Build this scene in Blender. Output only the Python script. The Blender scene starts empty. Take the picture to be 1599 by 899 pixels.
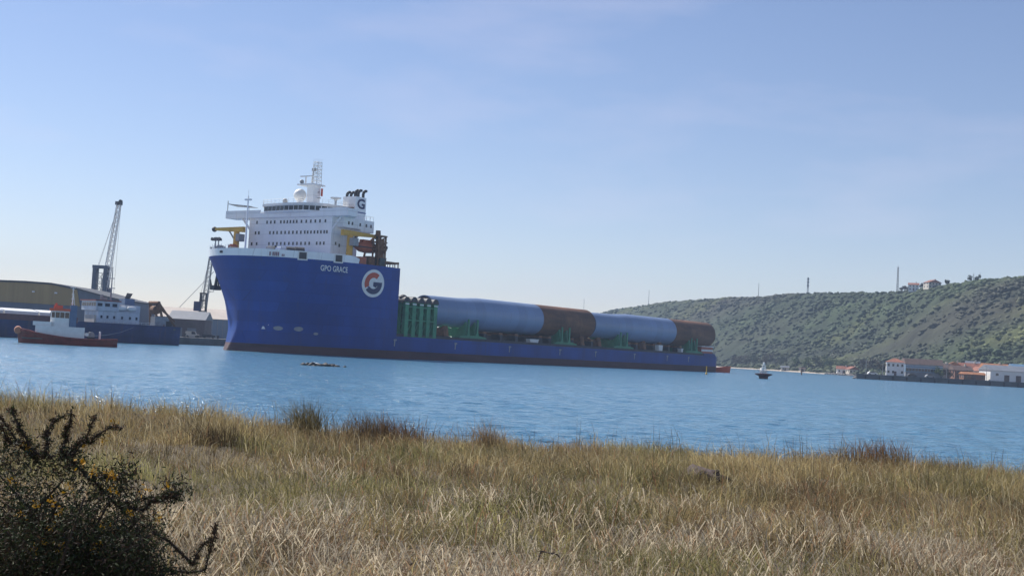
import bpy, bmesh, math, random
import numpy as np
from mathutils import Vector, Matrix
random.seed(7); RNG = np.random.default_rng(7)
R = math.radians
scene = bpy.context.scene
COL = scene.collection

# ------------------------------------------------------------------ camera
F, EYE = 2000.0, 3.5                       # focal length in pixels of a 1599 px wide picture, eye height over the water
ROLL, PITCH = R(3.1), math.atan(99.5 / 2000.0)
cam_d = bpy.data.cameras.new('camera'); cam = bpy.data.objects.new('camera', cam_d); COL.objects.link(cam)
cam_d.sensor_width = 36.0; cam_d.lens = 36.0 * F / 1599.0
cam_d.clip_start = 0.1; cam_d.clip_end = 30000.0
cam.matrix_world = Matrix.Translation((0, 0, EYE)) @ Matrix.Rotation(R(90) + PITCH, 4, 'X') @ Matrix.Rotation(ROLL, 4, 'Z')
scene.camera = cam

# ------------------------------------------------------------------ sky, sun, exposure
SUN_AZ, SUN_EL = R(-49), R(45)             # azimuth from +Y, clockwise positive: ahead of the camera and to the left
world = bpy.data.worlds.new('World'); scene.world = world; world.use_nodes = True
wn, wl = world.node_tree.nodes, world.node_tree.links
wn.clear()
sky = wn.new('ShaderNodeTexSky'); sky.sky_type = 'NISHITA'; sky.sun_disc = False
sky.sun_elevation = SUN_EL; sky.sun_rotation = SUN_AZ
sky.altitude = 0; sky.air_density = 1.0; sky.dust_density = 0.1; sky.ozone_density = 3.5
bg = wn.new('ShaderNodeBackground'); bg.inputs['Strength'].default_value = 0.094
wo = wn.new('ShaderNodeOutputWorld')
# a few thin wisps of cloud
tc = wn.new('ShaderNodeTexCoord'); mp = wn.new('ShaderNodeMapping'); mp.inputs['Scale'].default_value = (3.0, 3.0, 11.0)
nz = wn.new('ShaderNodeTexNoise'); nz.inputs['Scale'].default_value = 1.6; nz.inputs['Detail'].default_value = 7
nz.inputs['Roughness'].default_value = 0.55
cr = wn.new('ShaderNodeValToRGB'); cr.color_ramp.elements[0].position = 0.52; cr.color_ramp.elements[1].position = 0.80
cr.color_ramp.elements[1].color = (0.22, 0.22, 0.22, 1)
mixc = wn.new('ShaderNodeMix'); mixc.data_type = 'RGBA'
mixc.inputs['B'].default_value = (7.0, 7.4, 8.4, 1)
wl.new(tc.outputs['Generated'], mp.inputs['Vector']); wl.new(mp.outputs['Vector'], nz.inputs['Vector'])
wl.new(nz.outputs['Fac'], cr.inputs['Fac']); wl.new(cr.outputs['Color'], mixc.inputs['Factor'])
wl.new(sky.outputs['Color'], mixc.inputs['A']); wb = wn.new('ShaderNodeMix'); wb.data_type = 'RGBA'; wb.blend_type = 'MULTIPLY'; wb.inputs['Factor'].default_value = 1.0
wb.inputs['B'].default_value = (1.04, 0.92, 0.96, 1)          # the phone's cool white balance
wl.new(mixc.outputs['Result'], wb.inputs['A']); wl.new(wb.outputs['Result'], bg.inputs['Color'])
wl.new(bg.outputs['Background'], wo.inputs['Surface'])
sun_d = bpy.data.lights.new('sun', 'SUN'); sun_d.energy = 5.0; sun_d.angle = R(0.53); sun_d.color = (1.0, 0.95, 0.88)
sun = bpy.data.objects.new('sun', sun_d); COL.objects.link(sun)
to_sun = Vector((math.sin(SUN_AZ) * math.cos(SUN_EL), math.cos(SUN_AZ) * math.cos(SUN_EL), math.sin(SUN_EL)))
sun.rotation_euler = to_sun.to_track_quat('Z', 'Y').to_euler()
vs = scene.view_settings; vs.view_transform = 'Standard'; vs.look = 'None'; vs.exposure = 0.36; vs.gamma = 1.0
vs.use_curve_mapping = False

# ------------------------------------------------------------------ helpers
def ray(px, py):
    u = (px - 799.5) / F; v = -(py - 449.5) / F
    c, s = math.cos(ROLL), math.sin(ROLL)
    x = u * c - v * s; y = u * s + v * c
    cp, sp = math.cos(PITCH), math.sin(PITCH)
    return Vector((x, cp - y * sp, sp + y * cp))
def at(px, py, Y):
    d = ray(px, py); return Vector((0, 0, EYE)) + d * (Y / d.y)
def X_at(px, Y, z=2.0):                       # x of the bearing of a pixel column at depth Y, height z
    py = 549 + (px - 800) * math.tan(ROLL) - F * (z - EYE) / Y
    return at(px, py, Y).x
def Z_at(px, py, Y): return at(px, py, Y).z

MATS = {}
def pm(name, col, rough=0.6, var=0.15, scale=1.0, bump=0.0, metal=0.0, col2=None, stretch=None, detail=5.0, spec=0.5):
    if name in MATS: return MATS[name]
    m = bpy.data.materials.new(name); m.use_nodes = True
    n, l = m.node_tree.nodes, m.node_tree.links
    b = n['Principled BSDF']; b.inputs['Roughness'].default_value = rough; b.inputs['Metallic'].default_value = metal
    b.inputs['Specular IOR Level'].default_value = spec
    t = n.new('ShaderNodeTexCoord'); mpn = n.new('ShaderNodeMapping')
    if stretch: mpn.inputs['Scale'].default_value = stretch
    no = n.new('ShaderNodeTexNoise'); no.inputs['Scale'].default_value = scale; no.inputs['Detail'].default_value = detail
    no.inputs['Roughness'].default_value = 0.62
    rp = n.new('ShaderNodeValToRGB'); rp.color_ramp.elements[0].position = 0.34; rp.color_ramp.elements[1].position = 0.68
    a = [max(0.0, c * (1 - var)) for c in col]; c2 = [min(1.0, c * (1 + var)) for c in col] if col2 is None else col2
    rp.color_ramp.elements[0].color = (*a, 1); rp.color_ramp.elements[1].color = (*c2, 1)
    l.new(t.outputs['Object'], mpn.inputs['Vector']); l.new(mpn.outputs['Vector'], no.inputs['Vector'])
    l.new(no.outputs['Fac'], rp.inputs['Fac']); l.new(rp.outputs['Color'], b.inputs['Base Color'])
    if bump:
        bp = n.new('ShaderNodeBump'); bp.inputs['Strength'].default_value = bump; bp.inputs['Distance'].default_value = 0.2
        l.new(no.outputs['Fac'], bp.inputs['Height']); l.new(bp.outputs['Normal'], b.inputs['Normal'])
    MATS[name] = m
    return m
def attr_mat(name, rough=0.8, transl=0.0, spec=0.3):     # colour of each leaf, blade or shrub from a colour attribute
    m = bpy.data.materials.new(name); m.use_nodes = True
    n, l = m.node_tree.nodes, m.node_tree.links
    b = n['Principled BSDF']; b.inputs['Roughness'].default_value = rough; b.inputs['Specular IOR Level'].default_value = spec
    at_ = n.new('ShaderNodeVertexColor'); at_.layer_name = 'tint'
    l.new(at_.outputs['Color'], b.inputs['Base Color'])
    if transl > 0:
        tr = n.new('ShaderNodeBsdfTranslucent'); mx = n.new('ShaderNodeMixShader'); mx.inputs['Fac'].default_value = transl
        l.new(at_.outputs['Color'], tr.inputs['Color']); l.new(b.outputs['BSDF'], mx.inputs[1]); l.new(tr.outputs['BSDF'], mx.inputs[2])
        l.new(mx.outputs['Shader'], n['Material Output'].inputs['Surface'])
    return m

def tag(o, label=None, cat=None, group=None, kind=None):
    if label: o['label'] = label
    if cat: o['category'] = cat
    if group: o['group'] = group
    if kind: o['kind'] = kind
    return o
def empty(name, loc=(0, 0, 0), rz=0.0, label=None, cat=None, group=None):
    o = bpy.data.objects.new(name, None); COL.objects.link(o); o.empty_display_size = 0.5
    o.location = loc; o.rotation_euler = (0, 0, rz)
    return tag(o, label, cat, group)
def link_mesh(name, me, mat, parent=None, loc=None):
    o = bpy.data.objects.new(name, me); COL.objects.link(o)
    if mat and not me.materials: me.materials.append(mat)
    if parent: o.parent = parent
    if loc is not None: o.location = loc
    return o
class MB:
    """collects shapes; flip mirrors y so that ship coordinates (aft, port, up) can be used"""
    def __init__(s, flip=False): s.v = []; s.f = []; s.flip = flip
    def add(s, vs_, fs_):
        o = len(s.v); s.v += [tuple(p) for p in vs_]; s.f += [tuple(i + o for i in f) for f in fs_]; return s
    def box(s, x0, x1, y0, y1, z0, z1):
        return s.add([(x0,y0,z0),(x1,y0,z0),(x1,y1,z0),(x0,y1,z0),(x0,y0,z1),(x1,y0,z1),(x1,y1,z1),(x0,y1,z1)],
                     [(0,3,2,1),(4,5,6,7),(0,1,5,4),(1,2,6,5),(2,3,7,6),(3,0,4,7)])
    def prism(s, poly, z0, z1, axis='z'):
        n = len(poly)
        def P(a, b, c): return {'z': (a, b, c), 'x': (c, a, b), 'y': (a, c, b)}[axis]
        vs_ = [P(a, b, z0) for a, b in poly] + [P(a, b, z1) for a, b in poly]
        fs_ = [tuple(range(n - 1, -1, -1)), tuple(range(n, 2 * n))] + [(i, (i + 1) % n, n + (i + 1) % n, n + i) for i in range(n)]
        return s.add(vs_, fs_)
    def tube(s, p0, p1, r0, r1=None, n=8, cap=True):
        p0, p1 = Vector(p0), Vector(p1); r1 = r0 if r1 is None else r1
        d = (p1 - p0)
        if d.length < 1e-6: return s
        q = d.normalized().to_track_quat('Z', 'Y')
        vs_ = []
        for p, r in ((p0, r0), (p1, r1)):
            for i in range(n):
                a = 2 * math.pi * i / n; vs_.append(p + q @ Vector((r * math.cos(a), r * math.sin(a), 0)))
        fs_ = [(i, (i + 1) % n, n + (i + 1) % n, n + i) for i in range(n)]
        if cap: fs_ += [tuple(range(n - 1, -1, -1)), tuple(range(n, 2 * n))]
        return s.add(vs_, fs_)
    def path(s, pts, rs, n=6):
        for i in range(len(pts) - 1): s.tube(pts[i], pts[i + 1], rs[i], rs[i + 1], n)
        return s
    def lathe(s, prof, c=(0, 0, 0), axis=(0, 0, 1), n=16):
        q = Vector(axis).normalized().to_track_quat('Z', 'Y'); c = Vector(c); vs_ = []
        for r, h in prof:
            for i in range(n):
                a = 2 * math.pi * i / n; vs_.append(c + q @ Vector((r * math.cos(a), r * math.sin(a), h)))
        fs_ = []
        for k in range(len(prof) - 1):
            fs_ += [(k*n+i, k*n+(i+1)%n, (k+1)*n+(i+1)%n, (k+1)*n+i) for i in range(n)]
        fs_ += [tuple(range(n - 1, -1, -1)), tuple(range((len(prof)-1)*n, len(prof)*n))]
        return s.add(vs_, fs_)
    def sphere(s, c, r, n=14, zs=1.0):
        return s.lathe([(max(1e-3, r * math.sin(t)), -r * zs * math.cos(t)) for t in [math.pi * k / 9 for k in range(10)]], c, (0, 0, 1), n)
    def lattice(s, p0, p1, w0, w1, bays, r=0.12, brace=0.07, up=(0, 0, 1)):
        p0, p1 = Vector(p0), Vector(p1); d = (p1 - p0).normalized()
        sx = d.cross(Vector(up));
        if sx.length < 1e-3: sx = d.cross(Vector((0, 1, 0)))
        sx.normalize(); sy = sx.cross(d).normalized()
        ring = []
        for k in range(bays + 1):
            t = k / bays; c = p0.lerp(p1, t); w = (w0 + (w1 - w0) * t) / 2
            ring.append([c + sx * w + sy * w, c - sx * w + sy * w, c - sx * w - sy * w, c + sx * w - sy * w])
        for k in range(bays):
            for j in range(4):
                s.tube(ring[k][j], ring[k + 1][j], r, n=4, cap=False)
                s.tube(ring[k][j], ring[k + 1][(j + 1) % 4], brace, n=3, cap=False)
                s.tube(ring[k + 1][j], ring[k + 1][(j + 1) % 4], brace, n=3, cap=False)
        return s
    def mesh(s, name, smooth=False):
        me = bpy.data.meshes.new(name)
        vs_ = [(x, -y, z) for x, y, z in s.v] if s.flip else s.v
        me.from_pydata(vs_, [], s.f)
        bm = bmesh.new(); bm.from_mesh(me); bmesh.ops.recalc_face_normals(bm, faces=bm.faces[:]); bm.to_mesh(me); bm.free()
        if smooth:
            me.shade_smooth()
            try: me.set_sharp_from_angle(angle=R(35))
            except Exception: pass
        return me
    def build(s, name, mat, parent=None, smooth=False, loc=None):
        return link_mesh(name, s.mesh(name, smooth), mat, parent, loc)
def np_mesh(name, V, Fq=None, Ft=None, tint=None, mat=None, parent=None, smooth=False):
    """fast mesh from numpy quads and / or triangles, tint = one colour for each vertex"""
    me = bpy.data.meshes.new(name)
    me.vertices.add(len(V)); me.vertices.foreach_set('co', np.ascontiguousarray(V, np.float32).ravel())
    loops = []; starts = []; tot = 0
    if Fq is not None and len(Fq): loops.append(Fq.ravel()); starts.append(np.arange(len(Fq)) * 4); tot = Fq.size
    if Ft is not None and len(Ft): loops.append(Ft.ravel()); starts.append(tot + np.arange(len(Ft)) * 3)
    L = np.concatenate(loops).astype(np.int32); S = np.concatenate(starts).astype(np.int32)
    me.loops.add(len(L)); me.loops.foreach_set('vertex_index', L)
    me.polygons.add(len(S)); me.polygons.foreach_set('loop_start', S)
    me.update(calc_edges=True); me.validate()
    if smooth: me.shade_smooth()
    if tint is not None:
        ca = me.color_attributes.new('tint', 'FLOAT_COLOR', 'POINT')
        ca.data.foreach_set('color', np.concatenate([tint, np.ones((len(tint), 1))], 1).astype(np.float32).ravel())
    return link_mesh(name, me, mat, parent)
def vnoise(x, y, seed=0):                    # smooth value noise on numpy arrays, about -1..1
    xi, yi = np.floor(x), np.floor(y); xf, yf = x - xi, y - yi
    u, v = xf * xf * (3 - 2 * xf), yf * yf * (3 - 2 * yf)
    def h(a, b):
        q = np.sin(a * 127.1 + b * 311.7 + seed * 74.7) * 43758.5453
        return (q - np.floor(q)) * 2 - 1
    return (h(xi, yi) * (1 - u) + h(xi + 1, yi) * u) * (1 - v) + (h(xi, yi + 1) * (1 - u) + h(xi + 1, yi + 1) * u) * v
def fbm(x, y, seed=0, o=4):
    s = 0; a = 1.0
    for k in range(o): s = s + a * vnoise(x * 2 ** k, y * 2 ** k, seed + k * 13); a *= 0.5
    return s / 1.9

def wear(m, plates=(9.0, 2.6), tone=0.10, streak=0.35, streak_col=(0.10, 0.06, 0.05), zx=True):
    """plate-to-plate tone differences, shallow plate seams and rust or salt runs over the paint of a material"""
    n, l = m.node_tree.nodes, m.node_tree.links; b = n['Principled BSDF']
    src = b.inputs['Base Color'].links[0].from_socket
    t = n.new('ShaderNodeTexCoord'); sep = n.new('ShaderNodeSeparateXYZ'); cmb = n.new('ShaderNodeCombineXYZ')
    l.new(t.outputs['Object'], sep.inputs[0]); l.new(sep.outputs['X'], cmb.inputs['X']); l.new(sep.outputs['Z' if zx else 'Y'], cmb.inputs['Y'])
    br = n.new('ShaderNodeTexBrick'); br.inputs['Scale'].default_value = 1.0; br.inputs['Brick Width'].default_value = plates[0]; br.inputs['Row Height'].default_value = plates[1]
    br.inputs['Mortar Size'].default_value = 0.05; br.inputs['Color1'].default_value = (1 - tone,) * 3 + (1,); br.inputs['Color2'].default_value = (1 + tone,) * 3 + (1,); br.inputs['Mortar'].default_value = (.72, .72, .72, 1)
    l.new(cmb.outputs[0], br.inputs['Vector'])
    mu = n.new('ShaderNodeMix'); mu.data_type = 'RGBA'; mu.blend_type = 'MULTIPLY'; mu.inputs['Factor'].default_value = 1.0; mu.clamp_result = False
    l.new(src, mu.inputs['A']); l.new(br.outputs['Color'], mu.inputs['B'])
    mp_ = n.new('ShaderNodeMapping'); mp_.inputs['Scale'].default_value = (0.9, 0.9, 0.07); no = n.new('ShaderNodeTexNoise'); no.inputs['Scale'].default_value = 1.0; no.inputs['Detail'].default_value = 6
    rp = n.new('ShaderNodeValToRGB'); rp.color_ramp.elements[0].position = 0.56; rp.color_ramp.elements[1].position = 0.80; rp.color_ramp.elements[1].color = (streak,) * 3 + (1,)
    l.new(t.outputs['Object'], mp_.inputs['Vector']); l.new(mp_.outputs['Vector'], no.inputs['Vector']); l.new(no.outputs['Fac'], rp.inputs['Fac'])
    mx = n.new('ShaderNodeMix'); mx.data_type = 'RGBA'; mx.inputs['B'].default_value = (*streak_col, 1)
    l.new(rp.outputs['Color'], mx.inputs['Factor']); l.new(mu.outputs['Result'], mx.inputs['A']); l.new(mx.outputs['Result'], b.inputs['Base Color'])
    bp = n.new('ShaderNodeBump'); bp.inputs['Strength'].default_value = 0.25; bp.inputs['Distance'].default_value = 0.08
    l.new(br.outputs['Fac'], bp.inputs['Height']); bp.invert = True; l.new(bp.outputs['Normal'], b.inputs['Normal'])
    return m
# materials
M_blue = pm('hull_blue_paint', (0.007, 0.052, 0.265), 0.45, 0.2, 0.12, stretch=(1, 1, 0.35), spec=0.3)
wear(M_blue, (9.0, 2.6), 0.10, 0.45, (0.035, 0.05, 0.12))
M_red = pm('antifouling_red', (0.075, 0.030, 0.034), 0.7, 0.35, 0.25, stretch=(0.3, 0.3, 2.0))
wear(M_red, (9.0, 2.6), 0.1, 0.5, (0.06, 0.06, 0.06))
M_white = pm('ship_white_paint', (0.84, 0.86, 0.88), 0.45, 0.04, 0.4, stretch=(1, 1, 0.3))
wear(M_white, (6.0, 2.9), 0.03, 0.30, (0.42, 0.33, 0.26))
M_white2 = pm('white_paint', (0.76, 0.76, 0.74), 0.5, 0.06, 1.0)
M_deck = pm('deck_green_grey', (0.10, 0.12, 0.11), 0.8, 0.3, 0.3)
M_glass = pm('dark_glass', (0.015, 0.02, 0.03), 0.08, 0.1, 1.0)
M_dark = pm('dark_steel', (0.035, 0.035, 0.04), 0.6, 0.3, 1.0)
M_grey = pm('grey_steel', (0.28, 0.29, 0.30), 0.55, 0.15, 1.0)
M_yellow = pm('crane_yellow', (0.62, 0.36, 0.05), 0.5, 0.15, 0.8)
M_orange = pm('lifeboat_orange', (0.42, 0.11, 0.05), 0.5, 0.12, 0.8)
M_green = pm('cradle_green', (0.045, 0.24, 0.12), 0.55, 0.25, 0.4)
M_pile = pm('pile_grey_coating', (0.20, 0.275, 0.43), 0.33, 0.10, 0.15, stretch=(0.3, 1, 1))
wear(M_pile, (4.2, 60.0), 0.10, 0.30, (0.22, 0.20, 0.20))
M_rust = pm('rusty_steel', (0.155, 0.070, 0.034), 0.75, 0.4, 0.35, stretch=(0.25, 1, 1))
wear(M_rust, (4.2, 60.0), 0.16, 0.4, (0.30, 0.15, 0.07))
M_rust2 = pm('brown_rust', (0.20, 0.10, 0.05), 0.85, 0.4, 0.8)
M_tugred = wear(pm('tug_red', (0.24, 0.05, 0.033), 0.5, 0.3, 0.5), (4, 1.2), .12, .5, (.10, .05, .04))
M_tugor = pm('tug_orange_red', (0.62, 0.10, 0.035), 0.45, 0.1, 1.0)
M_navy = wear(pm('dark_navy_hull', (0.018, 0.036, 0.12), 0.55, 0.3, 0.2), (6, 1.8), .12, .5, (.10, .07, .06))
M_rubber = pm('rubber', (0.02, 0.02, 0.02), 0.85, 0.2, 2.0)
M_conc = pm('quay_concrete', (0.10, 0.10, 0.10), 0.9, 0.35, 0.15, bump=0.2)
M_emblue = pm('emblem_dark_blue', (0.018, 0.03, 0.10), 0.5, 0.05, 1.0)
M_emred = pm('emblem_red', (0.50, 0.07, 0.03), 0.5, 0.05, 1.0)

# ------------------------------------------------------------------ water
def make_water():
    m = bpy.data.materials.new('sea_water'); m.use_nodes = True
    n, l = m.node_tree.nodes, m.node_tree.links
    b = n['Principled BSDF']; b.inputs['Base Color'].default_value = (0.075, 0.20, 0.31, 1)
    b.inputs['Roughness'].default_value = 0.16; b.inputs['IOR'].default_value = 1.33
    t = n.new('ShaderNodeTexCoord')
    prev = None
    for sc, st, dist, rot in ((0.35, (1, 1.6, 1), 0.35, 20), (1.3, (1, 1.5, 1), 0.16, -15), (4.5, (1, 1.3, 1), 0.05, 35)):
        mpn = n.new('ShaderNodeMapping'); mpn.inputs['Scale'].default_value = st; mpn.inputs['Rotation'].default_value = (0, 0, R(rot))
        no = n.new('ShaderNodeTexNoise'); no.inputs['Scale'].default_value = sc; no.inputs['Detail'].default_value = 4
        bp = n.new('ShaderNodeBump'); bp.inputs['Strength'].default_value = 1.0; bp.inputs['Distance'].default_value = dist * 1.6
        l.new(t.outputs['Object'], mpn.inputs['Vector']); l.new(mpn.outputs['Vector'], no.inputs['Vector'])
        l.new(no.outputs['Fac'], bp.inputs['Height'])
        if prev: l.new(prev.outputs['Normal'], bp.inputs['Normal'])
        prev = bp
    l.new(prev.outputs['Normal'], b.inputs['Normal'])
    # one sheet, finely meshed where the camera can tell waves apart; real wave heights, fading where the mesh gets coarse
    us = np.concatenate([np.linspace(-1.6, -.5, 26)[:-1], np.linspace(-.5, .5, 520), np.linspace(.5, 1.6, 26)[1:]])
    ys = np.concatenate([np.exp(np.linspace(math.log(16), math.log(330), 440)), np.exp(np.linspace(math.log(330), math.log(2400), 60))[1:]])
    U, Yg = np.meshgrid(us, ys); Xg = U * Yg; Z = np.zeros_like(Xg)
    rg = np.random.default_rng(5); dy = Yg * 0.0065; gust = 0.9 + 0.28 * fbm(Xg * .05, Yg * .02, 17, 3)
    for k in range(46):
        lam = 0.45 * (4.2 / 0.45) ** rg.random(); th = R(-65) + rg.normal(0, .65); kx, ky = math.cos(th) * 6.283 / lam, math.sin(th) * 6.283 / lam
        ph = kx * Xg + ky * Yg + rg.uniform(0, 6.28) + .8 * vnoise(Xg * .08, Yg * .08, k)
        w = np.clip((lam / (dy + 1e-6) - 1.6) / 2.0, 0, 1)
        Z += 0.0056 * lam ** .7 * w * (np.sin(ph) + .3 * np.sin(2 * ph + 1.5))
    Z *= gust * np.clip((1.0 - np.abs(U)) / .45, 0, 1)
    V = np.stack([Xg.ravel(), Yg.ravel(), Z.ravel()], 1); w = len(us)
    i, j = np.meshgrid(np.arange(len(ys) - 1), np.arange(w - 1), indexing='ij'); a = (i * w + j).ravel()
    tag(np_mesh('water', V, np.stack([a, a + 1, a + w + 1, a + w], 1), mat=m, smooth=True), kind='structure')
make_water()

# ------------------------------------------------------------------ near bank
def bank_z(x, y):
    x = np.asarray(x, float); y = np.asarray(y, float)
    crest = 20.0 + 1.2 * fbm(x * 0.16 + 3, x * 0 + 1.7, 5, 2) + 0.02 * x
    base = 2.0 + 0.16 * fbm(x * 0.22, y * 0.22, 1, 3) + 0.10 * fbm(x * 0.8, y * 0.8, 2, 2)
    base = base + 0.10 * np.exp(-((x + 4.3) ** 2) / 5 - ((y - 19.5) ** 2) / 5) + 0.05 * np.exp(-((x + 7.5) ** 2) / 3 - ((y - 19) ** 2) / 6)
    base = base + 0.17 / (1 + np.exp((x + 4.9) / .35)) * np.clip((y - 12) / 7, 0, 1)
    drop = np.clip((y - crest) / 7.0, 0, 1)
    return base - 3.4 * drop * drop * (3 - 2 * drop) - 0.06 * np.clip(y - crest - 7, 0, 40)
def make_bank():
    xs = np.linspace(-40, 40, 161); ys = np.linspace(-12, 40, 131)
    gx, gy = np.meshgrid(xs, ys); gz = bank_z(gx, gy)
    V = np.stack([gx.ravel(), gy.ravel(), gz.ravel()], 1); w = len(xs)
    i, j = np.meshgrid(np.arange(len(ys) - 1), np.arange(w - 1), indexing='ij'); a = (i * w + j).ravel()
    Fq = np.stack([a, a + 1, a + w + 1, a + w], 1)
    m = pm('bank_soil', (0.075, 0.055, 0.030), 0.95, 0.35, 0.7, bump=0.5, col2=(0.15, 0.115, 0.062))
    tag(np_mesh('ground', V, Fq, mat=m, smooth=True), kind='structure')
make_bank()

# ------------------------------------------------------------------ far land: hill, beach, harbour ground
HILL = np.array([  # pixel column, ridge row, ridge depth, foot depth, shoreline depth
    (780, 546, 2080, 1900, 1840), (860, 512, 1900, 1700, 1650), (945, 487, 1700, 1480, 1420), (1040, 472, 1500, 1250, 1200), (1130, 466, 1350, 1120, 1065),
    (1200, 463, 1250, 1030, 965), (1260, 458, 1170, 955, 890), (1330, 457.5, 1090, 880, 800), (1400, 456, 1010, 800, 700),
    (1450, 450, 960, 760, 640), (1520, 440, 900, 725, 600), (1599, 432, 850, 700, 590), (1700, 424, 810, 660, 580), (1900, 408, 760, 600, 575)], float)
def hill_col(px):
    return [np.interp(px, HILL[:, 0], HILL[:, k]) for k in range(1, 5)]
def hill_point(px, t):
    """t 0 shoreline, 0.15 foot of the slope, 0.75 ridge, 1 behind"""
    px = np.asarray(px, float); t = np.asarray(t, float)
    rr, rd, fd, sd = hill_col(px)
    hz = 549 + (px - 800) * math.tan(ROLL)
    zr = EYE + (hz - rr) / F * rd
    Y = np.where(t < 0.15, sd + (fd - sd) * t / 0.15, np.where(t < 0.75, fd + (rd - fd) * (t - 0.15) / 0.6, rd + 500 * (t - 0.75) / 0.25))
    X = (px - 799.5) / F * Y + 0.0
    u = np.clip((t - 0.15) / 0.6, 0, 1)
    prof = 0.55 * u + 0.45 * (u * u * (3 - 2 * u))
    flat = -0.5 + 3.5 * np.clip(t / 0.15, 0, 1) ** 1.1
    Z = flat + (zr - 3.0) * prof
    gul = fbm(X * 0.011 + 0.4 * u, Y * 0.004, 3, 4) * 15 * np.sin(np.pi * np.clip(u, 0, 1)) + fbm(X * 0.04, Y * 0.04, 9, 3) * 2.2 * np.clip(u * 4, 0, 1) * np.clip((1 - u) * 3 + 0.25, 0, 1)
    Z = Z + gul - np.where(t > 0.75, 14 * (t - 0.75) / 0.25, 0)
    # correct for the roll: a row seen at ridge height sits at a slightly different column
    X = X - (Z - EYE) * math.tan(ROLL) * 0.0
    return X, Y, Z
def hill_tint(X, Y, T):
    n1 = fbm(X * 0.010 + Y * .006, Y * 0.004, 21, 4)[..., None]; n2 = fbm(X * 0.03 + Y * .02, Y * 0.012, 31, 4)[..., None]; n3 = fbm(X * .12, Y * .12, 33, 3)[..., None]
    g = np.array([0.042, 0.062, 0.026]); b = np.array([0.050, 0.050, 0.032]); yv = np.array([0.105, 0.115, 0.040]); dk = np.array([0.024, 0.034, 0.020])
    c = g + (b - g) * np.clip(n1 * 1.5 + 0.35, 0, 1); c = c + (yv - c) * np.clip(n2 * 1.8 - 0.25, 0, 0.75); c = c + (dk - c) * np.clip(-n2 * 2.0 - .15, 0, .85)
    return c * (1 + .55 * n3) * .82
def make_hill():
    cols = np.linspace(790, 1890, 620); ts = np.concatenate([np.linspace(0, 0.15, 14), np.linspace(0.15, 0.75, 190)[1:], np.linspace(0.75, 1, 10)[1:]])
    P, T = np.meshgrid(cols, ts); X, Y, Z = hill_point(P, T)
    u = np.clip((T - .13) * 12, 0, 1) * np.clip((.80 - T) * 20, 0, 1)
    Z = Z + u * (2.2 * fbm(X * .07, Y * .07, 51, 3) + 1.5 * np.abs(fbm(X * .2, Y * .2, 52, 2)))      # canopy relief
    V = np.stack([X.ravel(), Y.ravel(), Z.ravel()], 1); w = len(cols)
    i, j = np.meshgrid(np.arange(len(ts) - 1), np.arange(w - 1), indexing='ij'); a = (i * w + j).ravel()
    Fq = np.stack([a, a + 1, a + w + 1, a + w], 1)
    c = hill_tint(X, Y, T); sand = np.array([0.46, 0.38, 0.30])
    ns = fbm(X * .06, Y * .06, 91, 3)[..., None]; c = np.where(T[..., None] + .02 * ns < 0.055, sand * (1 + .3 * ns), c).reshape(-1, 3)
    o = np_mesh('hill', V, Fq, tint=c, mat=attr_mat('hill_grass_and_earth', 0.95), smooth=True); tag(o, kind='structure')
make_hill()
M_leaf = attr_mat('leaf_tints', 0.75, 0.15)
def clump_templates(k=6, seed=3, sub=2):
    out = []; rg = np.random.default_rng(seed)
    for q in range(k):
        bm = bmesh.new(); bmesh.ops.create_icosphere(bm, subdivisions=sub, radius=1.0)
        V = np.array([v.co[:] for v in bm.verts]); Fc = np.array([[v.index for v in f.verts] for f in bm.faces]); bm.free()
        V *= (1 + 0.28 * rg.normal(size=(len(V), 1))); V[:, 2] *= 0.8
        out.append((V, Fc))
    return out
TPL = clump_templates()
TPL_LOW = clump_templates(6, 5, 1)
def make_scrub(n=17000):
    Vs, Fs, Cs = [], [], []; off = 0
    rg = np.random.default_rng(12)
    px = rg.uniform(800, 1850, n * 4); t = 0.07 + 0.69 * rg.random(n * 4)
    X, Y, Z = hill_point(px, t)
    dens = fbm(X * 0.022 + Y * .012, Y * 0.010, 41, 4); tint = hill_tint(X, Y, t)
    keep = np.where((dens + 0.35 * fbm(X * .09, Y * .05, 43, 2) + 0.45 * rg.random(n * 4) > 0.06 - .12 * np.clip((px - 1330) / 200, 0, 1)) | (t > 0.745) | ((t < .16) & (rg.random(n * 4) < .7)))[0][:n]; reg = fbm(X * .02, Y * .02, 61, 3); big = fbm(X * .008 + Y * .003, Y * .005, 71, 3)
    pal = np.array([(0.026, 0.038, 0.018), (0.034, 0.052, 0.018), (0.044, 0.060, 0.022), (0.050, 0.045, 0.030), (0.055, 0.072, 0.025), (0.072, 0.082, 0.030)])
    for i in keep:
        s = (0.5 + 2.0 * rg.random() ** 3.2); V, Fc = (TPL if s > 1.0 else TPL_LOW)[rg.integers(6)]
        s = s * (0.7 if t[i] > 0.7 else 1.0)
        a = rg.uniform(0, 6.28); c, sn = math.cos(a), math.sin(a)
        W = V @ np.array([[c, sn, 0], [-sn, c, 0], [0, 0, 1]]) * s * np.array([rg.uniform(.8, 1.5), rg.uniform(.8, 1.4), rg.uniform(.6, 1.0)])
        Vs.append(W + np.array([X[i], Y[i], Z[i] + 0.25 * s])); Fs.append(Fc + off); off += len(V)
        Cs.append(np.repeat(tint[i][None] * rg.uniform(1.35, 2.0), len(V), 0) * rg.uniform(0.85, 1.15, (len(V), 1)))
    o = np_mesh('hill_scrub', np.concatenate(Vs), None, np.concatenate(Fs), tint=np.concatenate(Cs), mat=M_leaf)
    tag(o, 'dense scrub and bushes covering the long green hill', 'scrub', kind='stuff')
make_scrub()

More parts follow.
